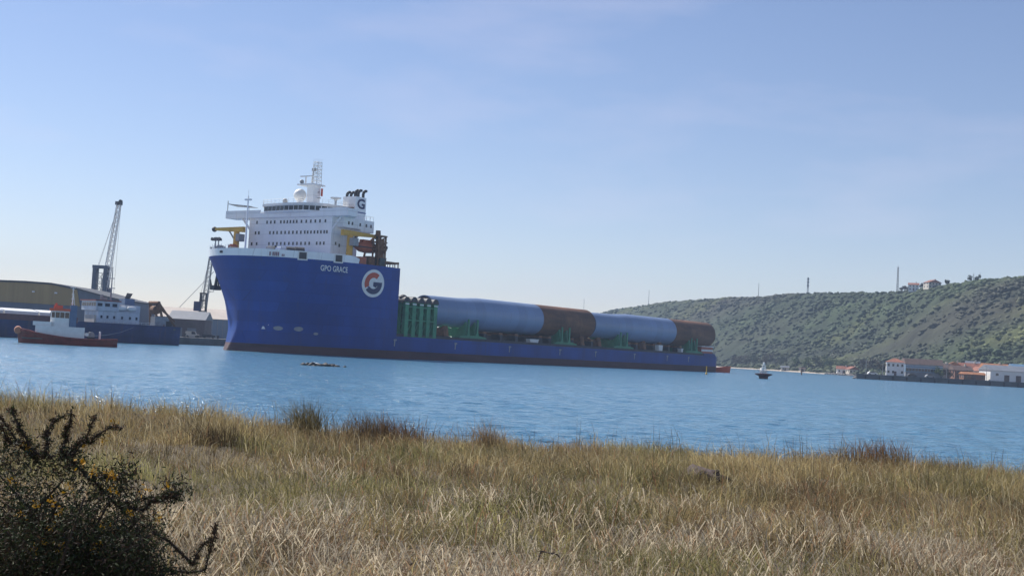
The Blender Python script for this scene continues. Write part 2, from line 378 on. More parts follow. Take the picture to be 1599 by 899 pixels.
# ------------------------------------------------------------------ trees
def leaf_cloud(rg, centres, radii, per, size, cols):
    """many small leaf faces round the clump centres"""
    Vs, Cs = [], []
    for c, r in zip(centres, radii):
        d = rg.normal(size=(per, 3)); d /= np.linalg.norm(d, axis=1)[:, None]
        p = np.array(c) + d * r * rg.uniform(0.45, 1.05, (per, 1)) * np.array([1, 1, 0.85])
        a = rg.normal(size=(per, 3)); a /= np.linalg.norm(a, axis=1)[:, None]; b = np.cross(a, rg.normal(size=(per, 3))); b /= np.linalg.norm(b, axis=1)[:, None] + 1e-6
        s = size * rg.uniform(0.6, 1.3, (per, 1))
        q = np.stack([p - a * s - b * s * .6, p + a * s - b * s * .6, p + a * s + b * s * .6, p - a * s + b * s * .6], 1)
        Vs.append(q.reshape(-1, 3))
        col = np.array(cols)[rg.integers(len(cols), size=per)] * rg.uniform(0.75, 1.25, (per, 1))
        Cs.append(np.repeat(col, 4, 0))
    V = np.concatenate(Vs); return V, np.arange(len(V)).reshape(-1, 4), np.concatenate(Cs)
M_bark = pm('tree_bark', (0.06, 0.045, 0.032), 0.9, 0.3, 3.0)
def tree(loc, h, w, label, group, cols, seed, per=55, size=0.32, bare=False):
    rg = np.random.default_rng(seed)
    root = empty('tree', loc, 0, label, 'tree', group)
    t = MB(); t.path([(0, 0, -0.4), (0.1 * w, 0, h * .3), (0.05 * w, 0.05 * w, h * .75)], [h * .035, h * .024, h * .008], 6)
    cs, rs = [], []
    for k in range(9):
        a = rg.uniform(0, 6.28); q = rg.uniform(0.1, 0.36) * w; z = h * rg.uniform(0.34, 0.88)
        c = (q * math.cos(a), q * math.sin(a), z); cs.append(c); rs.append(w * rg.uniform(0.15, 0.26))
        t.tube((0.05 * w, 0, z * 0.62), c, h * .011, h * .004, 4)
    t.build('trunk', M_bark, root)
    V, Fq, C = leaf_cloud(rg, cs, rs, per, size, cols)
    np_mesh('crown', V, Fq, tint=C, mat=M_leaf, parent=root)
    return root
DKG = [(0.028, 0.045, 0.018), (0.040, 0.060, 0.022), (0.05, 0.05, 0.03)]
BRN = [(0.060, 0.048, 0.036), (0.075, 0.055, 0.042), (0.045, 0.040, 0.030)]
LTG = [(0.070, 0.105, 0.030), (0.090, 0.12, 0.035), (0.06, 0.09, 0.03)]
def hill_ground(px, t): X, Y, Z = hill_point(px, t); return (float(X), float(Y), float(Z))
shore = [  # pixel column, t, height, width, palette, label
    (1152, .10, 8, 11, BRN, 'brown leafless-looking tree nearest the stern of the cargo ship'),
    (1166, .11, 9, 13, BRN, 'wide brown tree second along the far shore from the ship'),
    (1182, .12, 10, 13, DKG, 'dark tree behind the buoy on the far shore'),
    (1200, .12, 11, 13, BRN, 'brown tree at the left end of the pale beach'),
    (1214, .13, 12, 15, BRN, 'tall brown tree above the left part of the beach'),
    (1231, .13, 11, 14, DKG, 'dark tree right behind the beach hut'),
    (1247, .14, 9, 12, LTG, 'light green tree between the two beach huts'),
    (1266, .14, 9, 12, LTG, 'light green tree just right of the smaller beach hut'),
    (1284, .13, 10, 12, DKG, 'dark green tree above the right part of the beach'),
    (1301, .13, 10, 12, LTG, 'light green tree left of the red-roofed shore cottages'),
    (1318, .145, 9, 11, LTG, 'pale green tree behind the left shore cottage'),
    (1352, .13, 9, 10, BRN, 'brown tree right of the shore cottages'),
    (1366, .12, 10, 9, BRN, 'brown tree left of the white town house')]
for i, (px, t, h, w, c, lb) in enumerate(shore):
    tree(hill_ground(px, t), h, w, lb, 'trees along the far shore', c, 100 + i)

# ------------------------------------------------------------------ houses
M_roofred = pm('red_tile_roof', (0.27, 0.10, 0.06), 0.8, 0.25, 0.9)
M_rooforange = pm('orange_tile_roof', (0.38, 0.16, 0.07), 0.8, 0.25, 0.9)
M_roofbrown = pm('brown_roof', (0.13, 0.085, 0.07), 0.8, 0.25, 0.9)
M_roofgrey = pm('grey_sheet_roof', (0.20, 0.215, 0.24), 0.5, 0.12, 0.3)
M_cream = pm('cream_render', (0.55, 0.50, 0.42), 0.85, 0.1, 0.5)
M_brick = pm('brown_brick', (0.20, 0.10, 0.065), 0.85, 0.25, 0.8)
M_bluewall = pm('blue_glazed_wall', (0.13, 0.23, 0.34), 0.25, 0.12, 0.4)
WIN_ME = {}
def win_mesh(w, h):
    k = (round(w, 2), round(h, 2))
    if k not in WIN_ME:
        WIN_ME[k] = MB().box(-w / 2, w / 2, -0.05, 0.05, -h / 2, h / 2).mesh('window'); WIN_ME[k].materials.append(M_glass)
    return WIN_ME[k]
def house(name, loc, rz, w, d, h, rh, wall, roof, label, cat, group=None, rows=2, cols=3, gable='x', door=True, ww=0.9, wh=1.2, side=2, chimney=True):
    """front face looks along local -y"""
    r = empty(name, loc, rz, label, cat, group)
    MB().box(-w / 2, w / 2, -d / 2, d / 2, -1.0, h).build('wall', wall, r)
    m = MB(); e = 0.45
    if gable == 'x':      # ridge along x
        for sx in (0,):
            m.prism([(-d / 2 - e, h - 0.05), (d / 2 + e, h - 0.05), (0, h + rh)], -w / 2 - e, w / 2 + e, 'x')
    elif gable == 'y':
        m.prism([(-w / 2 - e, h - 0.05), (w / 2 + e, h - 0.05), (0, h + rh)], -d / 2 - e, d / 2 + e, 'y')
    else:                 # hip
        q = min(w, d) * 0.42
        m.add([(-w/2-e, -d/2-e, h), (w/2+e, -d/2-e, h), (w/2+e, d/2+e, h), (-w/2-e, d/2+e, h), (-w/2+q, 0, h+rh), (w/2-q, 0, h+rh)],
              [(0, 3, 2, 1), (0, 1, 5, 4), (1, 2, 5), (2, 3, 4, 5), (3, 0, 4)])
    ro = m.build('roof', roof, r)
    if chimney: MB().box(w * .18, w * .18 + .7, -.3, .4, h + rh * .3, h + rh + .8).build('chimney', M_cream, ro)
    for i in range(rows):
        z = (i + 0.55) * h / rows
        for k in range(cols):
            x = -w / 2 + (k + 0.5) * w / cols
            if i == 0 and door and k == cols // 2: continue
            o = link_mesh('window', win_mesh(ww, wh), M_glass, r, (x, -d / 2 - 0.02, z))
        for k in range(side):
            y = -d / 2 + (k + 0.5) * d / max(1, side)
            o = link_mesh('window', win_mesh(ww, wh), M_glass, r, (-w / 2 - 0.02, y, z)); o.rotation_euler = (0, 0, R(90))
    if door: MB().box(-0.55, 0.55, -d / 2 - 0.06, -d / 2 + 0.02, 0, 2.1).build('door', M_roofbrown, r)
    return r
def spot(px, Y, z): return (X_at(px, Y, z), Y, z)
def town():
    def land(px, Y):     # ground height of the far land under a spot
        rr, rd, fd, sd = hill_col(px)
        return 1.95 if Y < sd + 5 else 2.2
    LZ = 2.05
    house('house', spot(1397, 612, LZ), R(-14), 8.2, 9, 6.4, 1.9, M_white2, M_roofred, 'white house with red hipped roof beside the long blue-glazed building', 'house', None, 2, 4, 'hip')
    b = empty('glazed_building', spot(1439, 622, LZ), R(-6), 'long building with blue-glazed upper floor and brown roof on the right quay', 'building')
    MB().box(-8.6, 8.6, -5, 5, -1, 2.2).build('wall', M_roofgrey, b)
    up = MB().box(-8.8, 8.8, -5.2, 5.2, 2.2, 6.0).build('upper_floor', M_bluewall, b)
    for k in range(12): MB().box(-8.5 + k * 1.46, -7.3 + k * 1.46, -5.28, -5.21, 2.7, 4.0).build('window', M_glass, b)
    for k in range(2): MB().box(-8.8, 8.8, -5.3, -5.2, 4.15 + k * 1.1, 4.3 + k * 1.1).build('rail', M_white2, up)
    MB().prism([(-5.8, 5.9), (5.8, 5.9), (2.5, 8.7), (-2.5, 8.7)], -9, 9, 'x').build('roof', M_roofbrown, b)
    spec = [ # px, depth, w, d, h, rh, wall, roof, gable, rz, label
        (1472, 640, 8, 8, 5.2, 2.2, M_cream, M_roofbrown, 'x', 10, 'cream house with brown roof just right of the blue-glazed building'),
        (1488, 668, 9, 8, 6.5, 2.3, M_cream, M_rooforange, 'y', -15, 'cream gabled house with orange roof left of the tiled terrace'),
        (1500, 630, 9, 7, 4.4, 2.2, M_brick, M_roofbrown, 'x', 4, 'low brown brick house behind the orange shed'),
        (1514, 672, 11, 8, 6.2, 2.4, M_brick, M_roofred, 'x', -5, 'brown house with long red roof in the middle of the right town'),
        (1530, 655, 7, 8, 4.6, 2.2, M_cream, M_roofred, 'y', 12, 'small cream gabled house left of the white warehouse'),
        (1552, 640, 12, 8, 6.4, 2.2, M_cream, M_rooforange, 'x', -8, 'cream house with bright orange roof rising behind the white warehouse'),
        (1572, 668, 8, 8, 6.6, 2.0, M_brick, M_roofred, 'y', 15, 'brick gabled house behind the ridge of the white warehouse'),
        (1518, 700, 7, 6, 7.0, 2.0, M_white2, M_roofgrey, 'x', -18, 'small white house with grey roof highest in the right town')]
    for px, Y, w, d, h, rh, wa, ro, g, rz, lb in spec:
        house('house', spot(px, Y, LZ + (1.0 if Y > 690 else 0)), R(rz), w, d, h, rh, wa, ro, lb, 'house', 'houses of the town on the right quay', 2, 3, g)
    house('shed', spot(1518, 585, LZ), R(3), 10, 5, 2.6, 1.0, M_brick, M_rooforange, 'low shed with orange roof standing on the right quay', 'shed', None, 1, 4, 'x', chimney=False)
    r = empty('warehouse', spot(1580, 590, LZ), R(4), 'long white warehouse with grey sloping roof at the right edge', 'warehouse')
    MB().box(-13, 19, -6, 6, -1, 5.0).build('wall', M_white2, r)
    MB().prism([(-6.6, 4.95), (6.6, 4.95), (0, 7.4)], -13.5, 19.5, 'x').build('roof', M_roofgrey, r)
    for x in (-6.5, -1.0, 6.5, 13): MB().box(x, x + 2.4, -6.08, -5.95, 0, 3.0).build('door', M_roofbrown, r)
    for x in (-10.5, 3.2, 10.5): MB().box(x, x + 1.3, -6.06, -5.97, 2.6, 3.7).build('window', M_glass, r)
    house('warehouse', spot(1605, 640, LZ), R(0), 18, 10, 7.0, 2.0, M_roofgrey, M_bluewall, 'blue-roofed grey hall behind the white warehouse at the right edge', 'warehouse', None, 1, 5, 'x', chimney=False)
    # cottages on the shore and huts on the beach
    g = 'cottages by the far beach'
    house('cottage', hill_ground(1322, .07), R(-10), 8, 7, 3.0, 2.0, M_white2, M_roofred, 'white cottage with red roof at the end of the beach, left one', 'house', g, 1, 3, 'x')
    house('cottage', hill_ground(1337, .075), R(8), 7, 6, 3.0, 1.9, M_cream, M_roofred, 'cream cottage with red roof beside the white shore cottage', 'house', g, 1, 3, 'y')
    house('beach_hut', hill_ground(1231, .05), R(-5), 5.5, 4, 2.6, 1.0, M_cream, M_roofgrey, 'larger cream hut on the pale beach', 'hut', None, 1, 2, 'x', chimney=False)
    house('beach_hut', hill_ground(1258, .05), R(10), 3.6, 3, 2.3, 0.8, M_cream, M_roofbrown, 'smaller hut on the beach with brown roof', 'hut', None, 1, 2, 'x', chimney=False)
    # houses on the ridge
    house('house', hill_ground(1427, .735), R(-18), 7.5, 8, 4.6, 1.6, M_white2, M_roofred, 'white house on the hilltop beside the tall mast', 'house', None, 2, 3, 'x')
    house('house', hill_ground(1456, .735), R(10), 10, 8, 4.2, 2.2, M_cream, M_roofred, 'cream house with broad red roof on the hilltop skyline', 'house', None, 2, 4, 'y')
    for i, (px, lb) in enumerate([(1409, 'thin tree by the tall hilltop mast'), (1416, 'thin tree left of the white hilltop house'), (1441, 'tree between the two hilltop houses'),
                                  (1478, 'dark tree right of the cream hilltop house'), (1516, 'dark skyline tree left of the two thin poles'), (1527, 'dark skyline tree under the two thin poles')]):
        tree(hill_ground(px, .745), 4.6, 5.5, lb, 'trees on the hilltop', DKG if i > 2 else BRN, 300 + i, 40, 0.28)
    for i, (px, Y, h, lb, pal) in enumerate([(1376, 618, 6, 'brown tree right before the white town house', BRN), (1468, 612, 5, 'tan tree at the right end of the blue-glazed building', LTG),
                                      (1480, 606, 5, 'small brown tree in front of the cream gabled house', BRN), (1493, 690, 7, 'green tree behind the orange-roofed gable', DKG), (1545, 690, 8, 'dark tree behind the small cream gabled house', DKG),
                                      (1588, 695, 8, 'dark tree behind the blue-roofed grey hall', DKG)]):
        tree((X_at(px, Y, 2), Y, 2.05), h, h * 1.1, lb, 'trees in the right town', pal, 340 + i, 45, 0.25)
town()
def quay_right():
    x0, x1 = X_at(1338, 556, 0), X_at(1338, 556, 0) + 190
    m = MB().prism([(x0, 556), (x1, 556), (x1 + 60, 760), (X_at(1352, 760, 0), 760)], -1.5, 2.0); m.build('quay', M_conc)['kind'] = 'structure'
    w = empty('quay_wall', (x0, 555.2, 0), 0, 'dark stone quay wall along the right waterfront', 'wall')
    MB().box(-0.6, 190, -0.6, 0.75, -1.5, 1.9).build('wall', M_conc, w)
    MB().box(-0.8, 190, -0.8, 0.9, 1.9, 2.25).build('coping', M_conc, w)
    for k in range(30): MB().box(3 + k * 6, 3.5 + k * 6, -0.95, -0.6, -1, 1.7).build('fender', M_rubber, w)
quay_right()
def hill_masts():
    g = 'masts on the skyline'
    def mast(px, y0, y1, Y, kind, lb):
        p = at(px, y0, Y); zt = at(px, y1, Y).z
        r = empty('mast', (p.x, p.y, p.z - 3), 0, lb, 'mast', g); h = zt - p.z + 3
        m = MB()
        if kind == 'pole': m.tube((0, 0, -2), (0, 0, h), 0.35, 0.2, 6)
        else: m.lattice((0, 0, -2), (0, 0, h), 1.3, 0.7, 12, 0.14, 0.08)
        m.build('tower', M_grey, r)
        a = MB()
        if kind == 'tower':
            a.box(-0.2, 0.2, -0.2, 0.2, h * .5, h * .95)
            for z in (0.55, 0.72, 0.88): a.box(-0.9, 0.9, -0.6, 0.6, h * z, h * z + 1.6)
        else: a.tube((0, 0, h * .97), (0, 0, h + 1.5), 0.08, n=4); a.box(-0.7, 0.1, -0.15, 0.15, h * .96, h * .975)
        a.build('antenna', M_grey, r)
    mast(911, 492, 467, 1760, 'pole', 'thin pole seen above the brown end of the nearer pile')
    mast(1012.5, 478, 454, 1545, 'pole', 'thin pole on the left end of the hill above the piles')
    mast(1184, 466, 443, 1270, 'pole', 'thin pole on the hill left of the antenna tower')
    mast(1261, 459, 433, 1168, 'tower', 'stout antenna tower in the middle of the hill skyline')
    mast(1401, 457, 417, 1008, 'lattice', 'tallest lattice mast, left of the hilltop houses')
    mast(1520, 441, 428, 898, 'pole', 'faint short pole on the right skyline, left one of two')
    mast(1530, 440, 428, 898, 'pole', 'faint short pole on the right skyline, right one of two')
hill_masts()
def right_quay_details():
    for i, (px, lb) in enumerate(((1352, 'lamp post at the left end of the right quay'), (1378, 'lamp post left of the white town house'), (1478, 'lamp post between the blue-glazed building and the orange shed'), (1540, 'lamp post before the left end of the white warehouse'))):
        r = empty('lamp_post', (X_at(px, 566, 2), 566, 2.0), 0, lb, 'lamp post', 'lamp posts on the right quay')
        MB().tube((0, 0, -.2), (0, 0, 6.5), .14, .08, 6).build('post', M_grey, r); MB().box(-.9, .1, -.12, .12, 6.4, 6.55).build('arm', M_grey, r)
    for i, (px, mt, lb) in enumerate(((1362, M_white2, 'small white car parked near the left end of the right quay'), (1424, M_dark, 'dark car parked before the blue-glazed building'), (1452, M_grey, 'grey car parked before the right end of the blue-glazed building'))):
        v = empty('parked_car', (X_at(px, 572, 2), 572, 2.0), R(4), lb, 'car', 'cars on the right quay')
        MB().prism([(-2.1, .35), (2.1, .35), (2.1, .85), (1.2, .95), (.6, 1.45), (-1.2, 1.45), (-2.0, .95)], -.85, .85, 'y').build('body', mt, v)
        MB().prism([(1.05, .95), (.55, 1.36), (-1.1, 1.36), (-1.7, .95)], -.87, .87, 'y').build('window', M_glass, v)
        for x in (-1.3, 1.3):
            for y in (-.8, .8): MB().lathe([(.32, -.1), (.32, .1)], (x, y, .32), (0, 1, 0), 10).build('wheel', M_rubber, v)
    rg = np.random.default_rng(66); Vs, Fs, off = [], [], 0
    for k in range(170):
        px = rg.uniform(1290, 1352); V, Fc = TPL[rg.integers(len(TPL))]; sd = hill_col(px)[3] if px < 1335 else 640; s_ = rg.uniform(.5, 1.3)
        Yr = sd + rg.uniform(-3, 9) if px < 1335 else rg.uniform(558, 740)
        if px >= 1335: px = 1337 + 13 * (Yr - 556) / 204 + rg.uniform(-2, 1)
        Vs.append(V * s_ * np.array([1.2, 1, .8]) + np.array([X_at(px, Yr, 0), Yr, .25])); Fs.append(Fc + off); off += len(V)
    tag(np_mesh('shore_rocks', np.concatenate(Vs), None, np.concatenate(Fs), mat=pm('shore_rock', (.17, .15, .135), .9, .35, .5)), 'tumbled grey rocks on the waterline left of the right quay', 'rocks', kind='stuff')
right_quay_details()

# ------------------------------------------------------------------ heavy lift ship
AL = R(36.4)                                   # angle between the ship's axis and the camera's view
ship = empty('heavy_lift_ship', (-70.1, 330.0, 0), R(90) - AL, 'huge blue heavy-lift cargo ship with white bridge at its bow', 'ship')
LF, LOA, HB, DECK, FOC = 34.6, 225.3, 24.0, 6.0, 24.2
def S(a, p, z): return (a, -p, z)
def hb(a, z):                                  # half breadth of the bow block
    w = min(1.0, max(0.0, z / 24.0))
    a0 = -3.2 * max(0.0, 1 - z / 7.0) ** 1.3 - 4.2 * max(0.0, (z - 12) / 12) ** 1.3
    A = (LF - a0) * (1.0 - 0.02 * w); t = min(1.0, max(0.0, (a - a0) / A))
    ws = w ** 1.25; mm = 1.75 + 0.75 * ws; kk = 1.22 + 0.88 * ws
    return HB * (max(0.0, 1 - (1 - t) ** mm)) ** (1 / kk), a0
def hull():
    zs = [-2, -1, 0, 0.7, 1.4, 2.1, 3.2, 4.6, DECK, 7.5, 9, 11, 13, 15, 17, 19, 21, 22.7, FOC]
    N = 44; ts = [(1 - math.cos(math.pi / 2 * k / N)) ** 1.15 for k in range(N + 1)]
    def ring(z):
        a0 = hb(0, z)[1]; pts = []
        for t in ts:
            a = a0 + t * (LF - a0); pts.append((a, hb(a, z)[0], z))
        return [(a, p, z) for a, p, z in reversed(pts)] + [(a, -p, z) for a, p, z in pts[1:]]
    def skin(levels, name, mat, lid=False, parent=ship):
        m = MB(True); n = 2 * N + 1
        for z in levels: m.v += ring(z)
        for k in range(len(levels) - 1):
            for i in range(n - 1): m.f.append((k*n+i, k*n+i+1, (k+1)*n+i+1, (k+1)*n+i))
            m.f.append((k*n+n-1, k*n, (k+1)*n, (k+1)*n+n-1))          # after wall
        if lid: m.f.append(tuple((len(levels)-1)*n+i for i in range(n)))
        return m.build(name, mat, parent, True)
    h = skin([z for z in zs if z >= 2.1], 'hull', M_blue, True)
    skin([z for z in zs if z <= 2.1], 'boot_topping', M_red)
    # low after body
    st = [(LF - .01, 24), (205, 24), (216, 23.6), (222, 22.8), (LOA, 21.5)]
    poly = [(a, p) for a, p in st] + [(a, -p) for a, p in reversed(st)]
    MB(True).prism(poly, 2.1, DECK).build('after_hull', M_blue, ship)
    MB(True).prism(poly, -2, 2.1).build('after_boot_topping', M_red, ship)
    MB(True).prism([(a + (-0.3 if a > 100 else 0.1), p * 0.99) for a, p in poly], DECK, DECK + 0.05).build('cargo_deck', M_deck, ship)
    # white bulwark of the bow, open in the middle of the ship
    m = MB(True); pts = []
    for t in ts:
        a = hb(0, FOC)[1] + t * (LF - hb(0, FOC)[1])
        if a < 20.0: pts.append((a, hb(a, FOC)[0]))
    full = [(a, p) for a, p in reversed(pts)] + [(a, -p) for a, p in pts[1:]]
    n = len(full); top = 26.05
    for (a, p), k in zip(full, range(n)):
        zt = top if a < 17.5 else top - (a - 17.5) * 0.35
        L = math.hypot(a - 18, p); ux, uy = (a - 18) / L, p / L
        m.v += [(a + ux*.03, p + uy*.03, FOC - 0.02), (a + ux*.25, p + uy*.25, zt), (a - ux*.2, p - uy*.2, zt), (a - ux*.35, p - uy*.35, FOC - 0.02)]
    for k in range(n - 1):
        for j in range(4): m.f.append((k*4+j, k*4+(j+1)%4, (k+1)*4+(j+1)%4, (k+1)*4+j))
    m.f += [(0, 1, 2, 3), ((n-1)*4, (n-1)*4+1, (n-1)*4+2, (n-1)*4+3)]
    bw = m.build('bulwark', M_white, ship, True)
    return h, bw
HULL, BULW = hull()
def on_hull(a, z, off=0.06):                   # point on the port side and its outward normal
    p = hb(a, z)[0]; e = 0.2
    da = hb(a + e, z)[0] - hb(a - e, z)[0]; dz = hb(a, z + e)[0] - hb(a, z - e)[0]
    nrm = Vector((-da / (2 * e), 1.0, -dz / (2 * e))).normalized()
    return Vector((a, p, z)) + nrm * off
def hull_patch(polys, name, mat, parent, off=0.06, conv=None):
    """flat painted shapes (lists of (a, z) outlines) lying on the port side"""
    m = MB(True)
    for poly in polys:
        o = len(m.v); m.v += [tuple(on_hull(a, z, off)) for a, z in poly]; m.f.append(tuple(range(o, o + len(poly))))
    return m.build(name, mat, parent)
def text_polys(txt, size, bold=0.0):
    cu = bpy.data.curves.new('lettering', 'FONT'); cu.body = txt; cu.size = size; cu.offset = bold; cu.resolution_u = 3
    ob = bpy.data.objects.new('lettering', cu); COL.objects.link(ob)
    dg = bpy.context.evaluated_depsgraph_get(); me = bpy.data.meshes.new_from_object(ob.evaluated_get(dg))
    V = [v.co.copy() for v in me.vertices]; Fs = [tuple(p.vertices) for p in me.polygons]
    bpy.data.objects.remove(ob); bpy.data.meshes.remove(me)
    return V, Fs
def a_for_px(px, z):                           # station of the port side seen in a pixel column
    best = None
    for k in range(400):
        a = -1 + k * 0.09; p = hb(a, z)[0]
        x = -70.1 + a * math.sin(AL) + p * math.cos(AL); y = 330 + a * math.cos(AL) - p * math.sin(AL)
        q = 799.5 + F * (x * math.cos(ROLL) + (z - EYE) * math.sin(ROLL)) / y
        if best is None or abs(q - px) < best[0]: best = (abs(q - px), a)
    return best[1]
def markings():
    # the name
    V, Fs = text_polys('GPO GRACE', 1.0, 0.012)
    w = max(v.x for v in V); hgt = 0.72
    a0, a1 = a_for_px(507, 22.6), a_for_px(548, 21.8)
    m = MB(True); sc = 1.45 / hgt
    def col_a(ar, z):                         # slide along the side until the stroke is plumb as seen from the quay
        t = ar * math.sin(AL) + hb(ar, 21.55)[0] * math.cos(AL); a = ar
        for _ in range(12): a += 0.5 * (t - a * math.sin(AL) - hb(a, z)[0] * math.cos(AL))
        return a
    m.v = []
    for v in V:
        z = 21.55 + v.y * sc; m.v.append(tuple(on_hull(col_a(a0 + (a1 - a0) * v.x / w, z), z, 0.06)))
    m.f = Fs
    m.build('ship_name', M_white2, HULL)
    # round emblem with a letter G
    ca, cz, ra, rz = 24.9, 19.45, 3.75, 3.65
    def ring(r0, r1, d0, d1, n=26):
        o = [(ca + ra * r1 * math.cos(R(d0 + (d1 - d0) * k / n)), cz + rz * r1 * math.sin(R(d0 + (d1 - d0) * k / n))) for k in range(n + 1)]
        i = [(ca + ra * r0 * math.cos(R(d0 + (d1 - d0) * k / n)), cz + rz * r0 * math.sin(R(d0 + (d1 - d0) * k / n))) for k in range(n + 1)]
        return [[o[k], o[k + 1], i[k + 1], i[k]] for k in range(n)]
    disc = hull_patch(ring(0.0, 1.0, 0, 360, 40), 'emblem_disc', M_white2, HULL, 0.05)
    hull_patch(ring(0.40, 0.78, 52, 208), 'emblem_upper_arc', M_emred, HULL, 0.09)
    bar = [[(ca + ra * x, cz + rz * z) for x, z in ((-0.02, 0.10), (0.78, 0.10), (0.77, -0.14), (-0.02, -0.14))],
           [(ca + ra * x, cz + rz * z) for x, z in ((-0.02, -0.14), (0.36, -0.14), (0.20, -0.30), (-0.02, -0.20))]]
    hull_patch(ring(0.40, 0.78, 218, 352) + bar, 'emblem_lower_arc', M_emblue, HULL, 0.09)
    # thruster marks and draught marks
    for px, z, r in ((440, 6.3, .55), (472, 6.4, .6), (499, 5.4, .35)):
        a = a_for_px(px, z)
        hull_patch([[(a + 1.5 * r * math.cos(R(k * 30)), z + r * math.sin(R(k * 30))) for k in range(12)]], 'thruster_mark', M_grey, HULL)
    a = a_for_px(417, 6.4)
    hull_patch([[(a - .8, 6.9), (a + .8, 6.9), (a + .8, 7.1), (a - .8, 7.1)], [(a - .3, 5.9), (a + .3, 5.9), (a + .1, 6.6), (a - .1, 6.6)]], 'bow_thruster_symbol', M_white2, HULL)
    tm = MB(True).add([(-.5, 0, 0), (.7, 0, 0), (.7, 0, -.45), (.2, 0, -.45), (.1, 0, -1.9), (-.3, 0, -1.9), (-.3, 0, -.45), (-.5, 0, -.45)], [tuple(range(8))]).mesh('tug_mark')
    for a in (34.0, 60, 86, 113, 134, 159, 182, 198):
        o = link_mesh('tug_mark', tm, M_grey, ship, S(a, 24.06 if a > LF else 24.1, 5.2))
    # small dark red lettering on the bulwark is too faint to read: short strokes as they show
    m = MB(True)
    for k, px in enumerate([418, 420.5, 423, 425.5, 428, 433, 435.5, 438, 440.5, 446, 448.5]):
        a = a_for_px(px, 25); a2 = a_for_px(px + 1.7, 25)
        hz = 1.0 if k < 9 else 0.55
        P = [(a, 24.5), (a2, 24.5), (a2, 24.5 + hz), (a, 24.5 + hz)]
        o = len(m.v); m.v += [tuple(on_hull(x, FOC, 0.42) + Vector((0, 0, z - FOC))) for x, z in P]; m.f.append((o, o+1, o+2, o+3))
    m.build('faint_lettering', pm('dull_red_paint', (0.22, 0.09, 0.11), 0.6, 0.1), BULW)
    for px in (478, 533):                       # framed fairlead openings
        a = a_for_px(px, 24.8); c = on_hull(a, FOC, 0.3); d = (on_hull(a + .5, FOC, .3) - c).normalized(); u = Vector((0, 0, 1)); nn = d.cross(u); nn = nn if nn.y > 0 else -nn
        def plate(w, h, o):
            return [c + d * sx * w + u * (0.75 + sz * h) + nn * o for sx, sz in ((-1, -1), (1, -1), (1, 1), (-1, 1))]
        f = MB(True); f.add(plate(1.25, 1.15, .12) + plate(1.25, 1.15, -.3), [(0,1,2,3),(4,5,6,7),(0,1,5,4),(1,2,6,5),(2,3,7,6),(3,0,4,7)])
        fo = f.build('fairlead_frame', M_white2, BULW)
        MB(True).add(plate(.95, .85, .16), [(0, 1, 2, 3)]).build('fairlead_opening', M_dark, fo)
    for px in (352, 359):                       # slots at the bow
        best = min((abs(799.5 + F * ((-70.1 + a_ * math.sin(AL) - hb(a_, FOC)[0] * math.cos(AL)) * math.cos(ROLL) + 21.5 * math.sin(ROLL)) / (330 + a_ * math.cos(AL) + hb(a_, FOC)[0] * math.sin(AL)) - px), a_) for a_ in [-4.1 + k * .02 for k in range(200)])
        a = best[1]; q0 = Vector((a, -hb(a, FOC)[0], 25.1)); q1 = Vector((a - .25, -hb(a - .25, FOC)[0], 25.1)); d = (q1 - q0).normalized() * .55; nn = Vector((d.y, -d.x, 0)).normalized(); nn = nn if nn.x < 0 else -nn
        u = Vector((0, 0, .28)); c = q0 + nn * .3
        MB(True).add([c - d - u, c + d - u, c + d + u, c - d + u, c - d - u - nn * .5, c + d - u - nn * .5, c + d + u - nn * .5, c - d + u - nn * .5], [(0,1,2,3),(4,5,6,7),(0,1,5,4),(1,2,6,5),(2,3,7,6),(3,0,4,7)]).build('bow_slot', M_dark, BULW)
    # anchor under the starboard flare
    z = 19.0; a = 3.6; p = -hb(a, z)[0] + .9
    an = MB(True); an.tube((a - .2, p - .4, z + 1.6), (a - .5, p - .7, z - 2.6), .38, .45, 8)
    an.box(a - 1.7, a + .7, p - 1.5, p + .2, z - 3.4, z - 2.2); an.tube((a - 1.5, p - 1.2, z - 2.6), (a - 1.8, p - 1.3, z - .6), .3, .12, 6); an.tube((a + .5, p - .6, z - 2.6), (a + .6, p - .9, z - .6), .3, .12, 6)
    an.build('anchor', M_dark, ship)
    MB(True).lathe([(1.5, 0), (1.5, .7), (1.0, 1.0)], (a, p + .5, z + .9), (-.45, -.9, -.1), 14).build('hawse_pipe', M_blue, ship)
markings()

